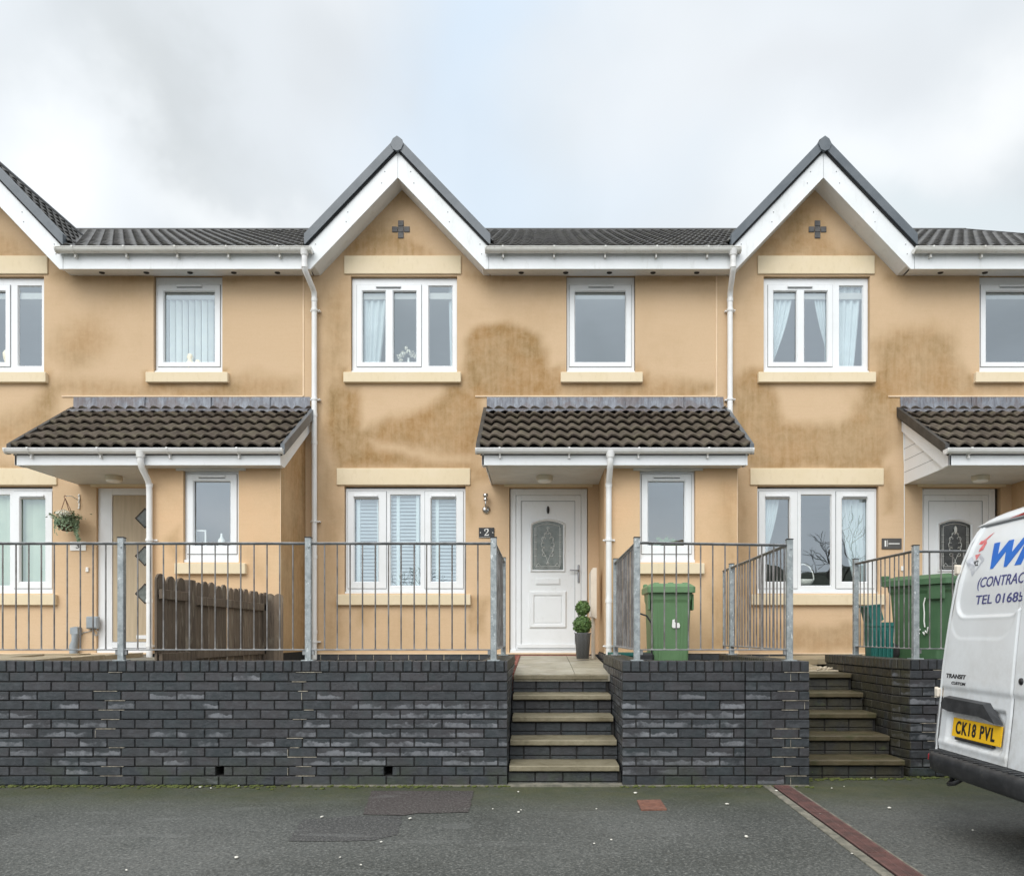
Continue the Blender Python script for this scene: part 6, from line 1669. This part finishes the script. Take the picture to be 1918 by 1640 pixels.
# ================================================================== the van
VY0, VY1 = 3.20, 5.12; VYC = (VY0 + VY1) / 2; ysplit = 4.31
V = thing('parked_van', (5.0, VYC, 0), 'white panel van with blue lettering and yellow number plate, rear corner in view', 'van')
RK = [(.3, 2.49), (.5, 2.50), (.75, 2.53), (1.1, 2.56), (1.3, 2.58), (1.535, 2.605), (1.75, 2.665), (1.9, 2.735), (1.965, 2.80), (2.1, 2.95)]
def interp(T_, z):
    if z <= T_[0][0]: return T_[0][1]
    for (a_, b_), (c_, d_) in zip(T_, T_[1:]):
        if z <= c_: return b_ + (d_ - b_) * (z - a_) / (c_ - a_)
    return T_[-1][1]
def rake(z):   # smoothed
    return (interp(RK, z - .05) + 2 * interp(RK, z) + interp(RK, z + .05)) / 4
RING = [(.90, .36), (.93, .42), (.955, .55), (.96, .8), (.957, 1.0), (.945, 1.15), (.93, 1.3), (.915, 1.42), (.90, 1.55), (.885, 1.67), (.865, 1.78), (.84, 1.85), (.80, 1.90), (.74, 1.932), (.65, 1.945), (.5, 1.953), (.25, 1.96), (0, 1.965)]
def halfw(z): return interp([(b_, a_) for a_, b_ in RING[:14]], z)
ring = [(w, z) for w, z in RING] + [(-w, z) for w, z in RING[-2::-1]]
mb = MB(); rows = []
for off, ins in ((.012, .035), (.004, .022), (.012, .010), (.035, .003), (.08, 0)):
    row = []
    for (w, z) in ring:
        k = 1 - ins / max(.3, abs(w)) if abs(w) > .05 else 1
        row.append((rake(z) + off, VYC + w * k, z - (ins * .6 if z > 1.9 else 0)))
    rows.append(row)
tz = [(2.9, 1.965), (5.7, 1.965), (6.0, 1.90), (6.3, 1.70), (6.65, 1.42), (6.85, 1.27), (7.1, 1.18), (7.3, 1.05), (7.43, .82), (7.47, .6)]
for x in (3.1, 3.6, 4.2, 4.9, 5.5, 5.8, 6.05, 6.3, 6.5, 6.7, 6.9, 7.1, 7.25, 7.38, 7.45):
    t = interp(tz, x); row = []
    wk = 1 - .16 * max(0, (x - 6.6) / .85) ** 2
    for (w, z) in ring:
        zz = .36 + (z - .36) * (t - .36) / (1.965 - .36) if t < 1.965 else z
        wz = halfw(min(z, 1.0 if zz < 1.0 else z)) * (1 if w >= 0 else -1) if abs(w) > .8 and z < 1.0 else w
        row.append((x, VYC + wz * wk, zz))
    rows.append(row)
mb.grid(rows, 0, True)
mb.add(rows[-1], [list(range(len(ring)))]); mb.add([(p[0], p[1], p[2]) for p in (rows[2][0], rows[2][-1], rows[-1][-1], rows[-1][0])], [[0, 1, 2, 3]])
# inner back face behind the doors
mb.add([(p[0] + .03, p[1], p[2]) for p in rows[0]], [list(range(len(ring)))[::-1]])
body = mb.build('body', 'van_white', V)
# rear door skins as a finely sculpted surface
def sstep(v, a_, b_):
    t = min(1, max(0, (v - a_) / (b_ - a_))); return t * t * (3 - 2 * t)
def rrect(y, z, y0, y1, z0, z1, r):
    qx = abs(y - (y0 + y1) / 2) - (y1 - y0) / 2 + r; qz = abs(z - (z0 + z1) / 2) - (z1 - z0) / 2 + r
    return math.hypot(max(qx, 0), max(qz, 0)) + min(max(qx, qz), 0) - r
def door_x(y, z):
    """x of the rear skin; larger = further into the van"""
    x = rake(z) - .004
    side = VYC + halfw(z) - .03 if y > ysplit else VYC - halfw(z) + .03
    # window-blank pressing
    if y > ysplit: d = rrect(y, z, ysplit + .028 - .06, VYC + .93 - .035 - .05 - max(0, (z - 1.3)) * .12, 1.315, 1.95, .13)
    else: d = rrect(y, z, VYC - .90 + .085 + max(0, (z - 1.3)) * .12, ysplit - .028, 1.315, 1.95, .13)
    x += .014 * sstep(-d, 0.0, .012) - .004 * math.exp(-((d) / .007) ** 2)
    d2 = rrect(y, z, ysplit + .03, VYC + .88, 1.18, 2.05, .16); x += .004 * sstep(-d2, 0, .02)
    # waist swage
    x -= .010 * math.exp(-((z - 1.03) / .10) ** 2) * 0
    x += .012 * sstep(z, .905, .875) if False else .010 * (1 - sstep(z, .862, .90))
    # number plate recess
    if y > ysplit:
        d3 = rrect(y, z, 4.36, 4.98, .548, .80, .03); x += .022 * sstep(-d3, 0, .03)
        x -= .006 * math.exp(-((z - .545) / .02) ** 2)
    # rounded outer edge
    e = abs(side - y); x += .02 * (1 - sstep(e, 0, .04))
    x += .012 * (1 - sstep(abs(y - ysplit), 0.003, .012))
    return x
def skin(ya_, yb_, z0, z1, name):
    mb = MB(); nz_ = int((z1 - z0) / .0085); ny_ = int((yb_ - ya_) / .0085); P = []
    for j in range(nz_ + 1):
        z = z0 + (z1 - z0) * j / nz_; row = []
        for i in range(ny_ + 1):
            u = i / ny_
            if yb_ > VYC + .5: lo, hi = ya_, VYC + halfw(z) - .032
            else: lo, hi = VYC - halfw(z) + .032, yb_
            y = lo + (hi - lo) * u; row.append((door_x(y, z), y, z))
        P.append(row)
    mb.grid(P, 0, True, 0, True)
    # folded edges
    for row in (P[0], P[-1]): mb.grid([row, [(p[0] + .03, p[1], p[2]) for p in row]], 0, False)
    for col_ in ([r_[0] for r_ in P], [r_[-1] for r_ in P]): mb.grid([col_, [(p[0] + .03, p[1], p[2]) for p in col_]], 0, False)
    return mb.build(name, 'van_white', V)
dl = skin(ysplit + .003, VYC + .93, .50, 1.872, 'rear_door'); dr = skin(VYC - .93, ysplit - .003, .50, 1.872, 'rear_door')
# dark shut line behind
mb = MB(); P = []
for z in [.49 + .03 * i for i in range(47)]: P.append([(rake(z) + .014, ysplit - .02, z), (rake(z) + .014, ysplit + .02, z)])
mb.grid(P, 0, False); mb.build('door_seal', 'dark', dl)
mb = MB(); zt_ = 1.885
mb.tube([(rake(1.877) + .006, VYC + .80 - i * .16, 1.877) for i in range(11)], .005, 6); mb.build('roof_seal', 'seal', body)
# white roof lip over the doors
mb = MB(); P = []; RW = sorted([(w, z) for w, z in RING if z > 1.8])
for i in range(41):
    w = -.845 + 1.69 * i / 40; zt = interp(RW, abs(w)) + .002; z_ = [1.881 + (max(zt, 1.883) - 1.881) * t for t in (0, .35, .75, 1.0)]
    P.append([(rake(z_[0]) + .012, VYC + w, z_[0])] + [(rake(z) + o, VYC + w, z) for z, o in zip(z_, (-.003, -.004, .002, .02))] + [(rake(z_[3]) + .10, VYC + w, z_[3] + .001)])
mb.grid(P, 0, True, 0, True); mb.build('roof_lip', 'van_white', V)
# brake light
mb = MB(); yb0, yb1 = 4.66, 3.66; n = 16; P = []
for i in range(n + 1):
    y = yb0 + (yb1 - yb0) * i / n; e = min(1, min(i, n - i) / 3)
    P.append([(rake(1.888) - .004, y, 1.888), (rake(1.90) - .012 * e - .002, y, 1.895 + .01 * e), (rake(1.93) - .008 * e, y, 1.895 + .032 * e), (rake(1.94), y, 1.9 + .035 * e)])
mb.grid(P, 0, True); mb.build('brake_light', 'lamp_red', V)
# bumper
mb = MB(); prof = [(2.60, .50), (2.515, .497), (2.425, .490), (2.408, .478), (2.405, .45), (2.412, .40), (2.43, .375), (2.47, .355), (2.60, .35)]
ys_ = [VY1 + .03 - 0.0, VY1 + .025, VY1 - .02, VY1 - .08, VY1 - .16] + [VY1 - .3 - i * .12 for i in range(12)] + [VY0 + .16, VY0 + .08, VY0 + .02, VY0 - .025, VY0 - .03]
rows = []
for y in ys_:
    e = min(VY1 + .03 - y, y - (VY0 - .03)); cv = .13 * (1 - sstep(e, 0, .22)) ** 1.6
    rows.append([(px_ + cv * (1 if px_ < 2.59 else 0), y, z + .0 * cv) for px_, z in prof])
mb.grid(rows, 0, True, 0, False); mb.add(rows[0], [list(range(len(prof)))]); mb.add(rows[-1], [list(range(len(prof)))[::-1]])
for i in range(30):
    y = VY1 - .12 - i * .056; mb.box(2.43, 2.50, y - .008, y + .008, .492, .4985, 0, .002)
# corner pieces running round to the side
for yy_, s_ in ((VY1 + .0, 1), (VY0 - .0, -1)): mb.prism([(2.54, yy_ + .005 * s_, .36), (3.0, yy_ - .02 * s_, .38), (3.0, yy_ - .02 * s_, .48), (2.56, yy_ + .005 * s_, .50)], (0, .025 * s_, 0))
bp = mb.build('rear_bumper', 'van_plastic', V)
mb = MB(); mb.box(2.405, 2.45, VY1 - .10, VY1 - .02, .425, .472, 0, .008); 
mb.v = [(v[0] + .085 * (1 - sstep(VY1 + .03 - v[1], 0, .22)) ** 1.6 + .008, v[1], v[2]) for v in mb.v]; mb.build('reflector', 'lamp_red', bp)
mb = MB(); mb.box(2.405, 2.45, VY0 + .02, VY0 + .10, .425, .472, 0, .008); mb.v = [(v[0] + .05, v[1], v[2]) for v in mb.v]; mb.build('reflector', 'lamp_red', bp)
mb = MB(); mb.tube([(2.5, 4.86, .37), (2.5, 4.86, .325), (2.46, 4.82, .315), (2.46, 4.76, .33), (2.5, 4.74, .36)], .014, 8); mb.build('tow_eye', 'black_plastic', V)
# black seal strip down the near pillar below the hinge
mb = MB(); P = []
for z in (.50, .6, .7, .78, .84): P.append([(rake(z) + .0, VYC + halfw(z) - .03, z), (rake(z) + .03, VYC + halfw(z) + .004, z)])
mb.grid(P, 0, False); mb.build('side_seal', 'dark', V)
# hinges
for yy_, s_ in ((VY1, 1), (VY0, -1)):
    for z in (.845, 1.62):
        w_ = halfw(z) * s_ + VYC; mb = MB(); mb.box(rake(z) - .012, rake(z) + .05, w_ - .028 * s_, w_ + .018 * s_, z - .03, z + .03, 0, .008); mb.tube([(rake(z) + .002, w_ + .016 * s_, z - .034), (rake(z) + .002, w_ + .016 * s_, z + .034)], .011, 10); mb.build('hinge', 'cream_plastic', V)
# handle garnish above the plate
mb = MB(); Pg = [(4.965, .826), (4.53, .818), (4.395, .722), (4.50, .738), (4.56, .745), (4.90, .745), (4.985, .757), (5.0, .79)]
F_ = [(rake(z) - .034, y, z) for y, z in Pg]; B_ = [(rake(z) + .012, y + (.012 if y > 4.7 else -.010), z + (.010 if z > .78 else -.008)) for y, z in Pg]; n = len(Pg)
mb.add(F_ + B_, [list(range(n)), ] + [[k, k + n, (k + 1) % n + n, (k + 1) % n] for k in range(n)])
mb.build('handle_garnish', 'van_plastic', dl)
# plate
px_ = lambda z: rake(z) - .004 + .022 - .012
mb = MB(); mb.add([(px_(z) + o_, y, z) for o_ in (0, .006) for (y, z) in ((4.902, .597), (4.386, .597), (4.386, .708), (4.902, .708))], [[0, 1, 2, 3], [7, 6, 5, 4], [0, 4, 5, 1], [1, 5, 6, 2], [2, 6, 7, 3], [3, 7, 4, 0]])
pl_ = mb.build('number_plate', 'plate_yellow', dl)
fnp = lambda u, w, d: (px_(w) - .0012 - d, -u, w)
mb = MB(); fit_text(mb, 'CK18 PVL', -4.862, -4.445, .615, .693, fnp, bold=.028, spacing=1.2); mb.build('plate_lettering', 'print_black', pl_)
mb = MB(); mb.box(px_(.59) - .004, px_(.59) + .02, 4.46, 4.86, .578, .594, 0, .003); mb.build('plate_lamp', 'black_plastic', dl)
# lettering
def dx_(y, z): return door_x(y, z)
fs = lambda u, w, d: (dx_(-u, w) - .0015 - d, -u, w)
def subdiv_text(txt, X0, X1, Z0, Z1, mat, name, **k):
    vs, fc = text_mb(txt, 1.0, **k); import bmesh
    a_ = min(v[0] for v in vs); b_ = max(v[0] for v in vs); c_ = min(v[1] for v in vs); d_ = max(v[1] for v in vs)
    vs = [(X0 + (v[0] - a_) / (b_ - a_) * (X1 - X0), Z0 + (v[1] - c_) / (d_ - c_) * (Z1 - Z0), v[2]) for v in vs]
    bm = bmesh.new(); V_ = [bm.verts.new(v) for v in vs]
    for f in fc:
        try: bm.faces.new([V_[i] for i in f])
        except ValueError: pass
    z = Z0 + .02
    while z < Z1:
        bmesh.ops.bisect_plane(bm, geom=bm.verts[:] + bm.edges[:] + bm.faces[:], plane_co=(0, z, 0), plane_no=(0, 1, 0)); z += .02
    bm.verts.index_update(); mb = MB(); mb.add([fs(v.co.x, v.co.y, v.co.z) for v in bm.verts], [[v.index for v in f.verts] for f in bm.faces]); bm.free()
    return mb.build(name, mat, dl)
subdiv_text('WI', -4.725, -4.335, 1.597, 1.752, 'print_blue', 'lettering', bold=.05, shear=.25)
subdiv_text('(CONTRAC', -4.79, -4.325, 1.475, 1.553, 'print_navy', 'lettering', bold=.004, shear=.12)
subdiv_text('TEL 01685', -4.79, -4.315, 1.393, 1.447, 'print_navy', 'lettering', bold=.006, shear=.08)
subdiv_text('TRANSIT', -5.015, -4.785, .945, .972, 'badge_dark', 'model_badge', bold=.03, shear=.1)
subdiv_text('CUSTOM', -4.945, -4.785, .908, .926, 'badge_dark', 'model_badge', bold=.03, shear=.1)
# emblem: grey lozenge, red beast, three letters
def flat(polys, mat, name, off=.0015):
    mb = MB()
    for P in polys: 
        n = len(P); mb.add([(dx_(y, z) - off, y, z) for y, z in P], [list(range(n))])
    o = mb.build(name, mat, dl); return o
cy_, cz_ = 4.875, 1.665
flat([[(cy_ + .085, cz_), (cy_ + .06, cz_ + .03), (cy_ + .0, cz_ - .03), (cy_ + .03, cz_ - .06)], [(cy_ + .03, cz_ - .065), (cy_, cz_ - .1), (cy_ - .02, cz_ - .075), (cy_ + .0, cz_ - .035)], [(cy_ - .02, cz_ + .04), (cy_ - .09, cz_ - .0), (cy_ - .08, cz_ - .02), (cy_ - .012, cz_ + .02)], [(cy_ - .09, cz_ - .005), (cy_ - .03, cz_ - .07), (cy_ - .018, cz_ - .06), (cy_ - .075, cz_ + .0)]], 'print_grey', 'emblem')
flat([[(cy_ + .03, cz_ + .035), (cy_ - .03, cz_ + .038), (cy_ + .0, cz_ + .0)], [(cy_ - .0, cz_ + .05), (cy_ - .045, cz_ + .06), (cy_ - .06, cz_ + .1), (cy_ - .04, cz_ + .12), (cy_ - .02, cz_ + .09), (cy_ + .0, cz_ + .07)], [(cy_ + .03, cz_ + .1), (cy_ - .01, cz_ + .095), (cy_ - .06, cz_ + .13), (cy_ - .1, cz_ + .16), (cy_ - .06, cz_ + .145), (cy_ - .01, cz_ + .12), (cy_ + .02, cz_ + .12)]], 'print_red', 'emblem', .002)
subdiv_text('WCL', -(cy_ + .035), -(cy_ - .035), cz_ - .035, cz_ - .002, 'badge_dark', 'emblem', bold=.01)
# key lock + handle on the other door
mb = MB(); mb.lathe([(0, -.008), (.018, -.006), (.02, 0)], (rake(.97) - .004, 4.235, .965), 14, 0, True, 0, 'x'); mb.build('lock', 'black_plastic', dr)
# tail lamps on the body corners (turned to the sides)
for s_ in (1, -1):
    mb = MB(); P = []
    for i in range(9):
        z = 1.0 + i * .075; w_ = VYC + s_ * (halfw(z) + .004); P.append([(rake(z) + .06, w_ - .001 * s_, z), (rake(z) + .10, w_ + .005 * s_, z), (rake(z) + .17, w_, z)])
    mb.grid(P, 0, True, 0, s_ > 0); mb.build('tail_lamp', 'lamp_red', V)
    mb = MB(); mb.add([(6.25, VYC + s_ * .90, 1.22), (5.35, VYC + s_ * .955, 1.22), (5.35, VYC + s_ * .885, 1.74), (5.85, VYC + s_ * .885, 1.74)], [[0, 1, 2, 3]]); mb.build('side_window', 'van_glass', V)
mb = MB(); mb.add([(6.02, VYC - .72, 1.86), (6.02, VYC + .72, 1.86), (6.72, VYC + .80, 1.40), (6.72, VYC - .80, 1.40)], [[0, 1, 2, 3]]); mb.build('windscreen', 'van_glass', V)
# wheels and underbody
for x in (3.45, 6.45):
    for yy_, s_ in ((VY1 - .13, 1), (VY0 + .13, -1)):
        mb = MB(); mb.lathe([(.2, -.1), (.30, -.105), (.33, -.08), (.335, 0), (.33, .08), (.30, .105), (.2, .1)], (x, yy_, .335), 32, 0, True, 0, 'y'); w_ = mb.build('wheel', 'tyre', V)
        mb = MB(); mb.lathe([(0, .05 * s_), (.06, .06 * s_), (.12, .03 * s_), (.2, .095 * s_), (.205, 0)], (x, yy_, .335), 24, 0, True, 0, 'y'); mb.build('rim', 'rim', w_)
mb = MB(); mb.box(3.1, 7.2, VY0 + .3, VY1 - .3, .30, .40); mb.tube([(3.45, VY0 + .1, .33), (3.45, VY1 - .1, .33)], .05, 8); mb.tube([(3.0, 3.7, .33), (4.5, 3.7, .33)], .05, 10); mb.build('underbody', 'black_plastic', V)
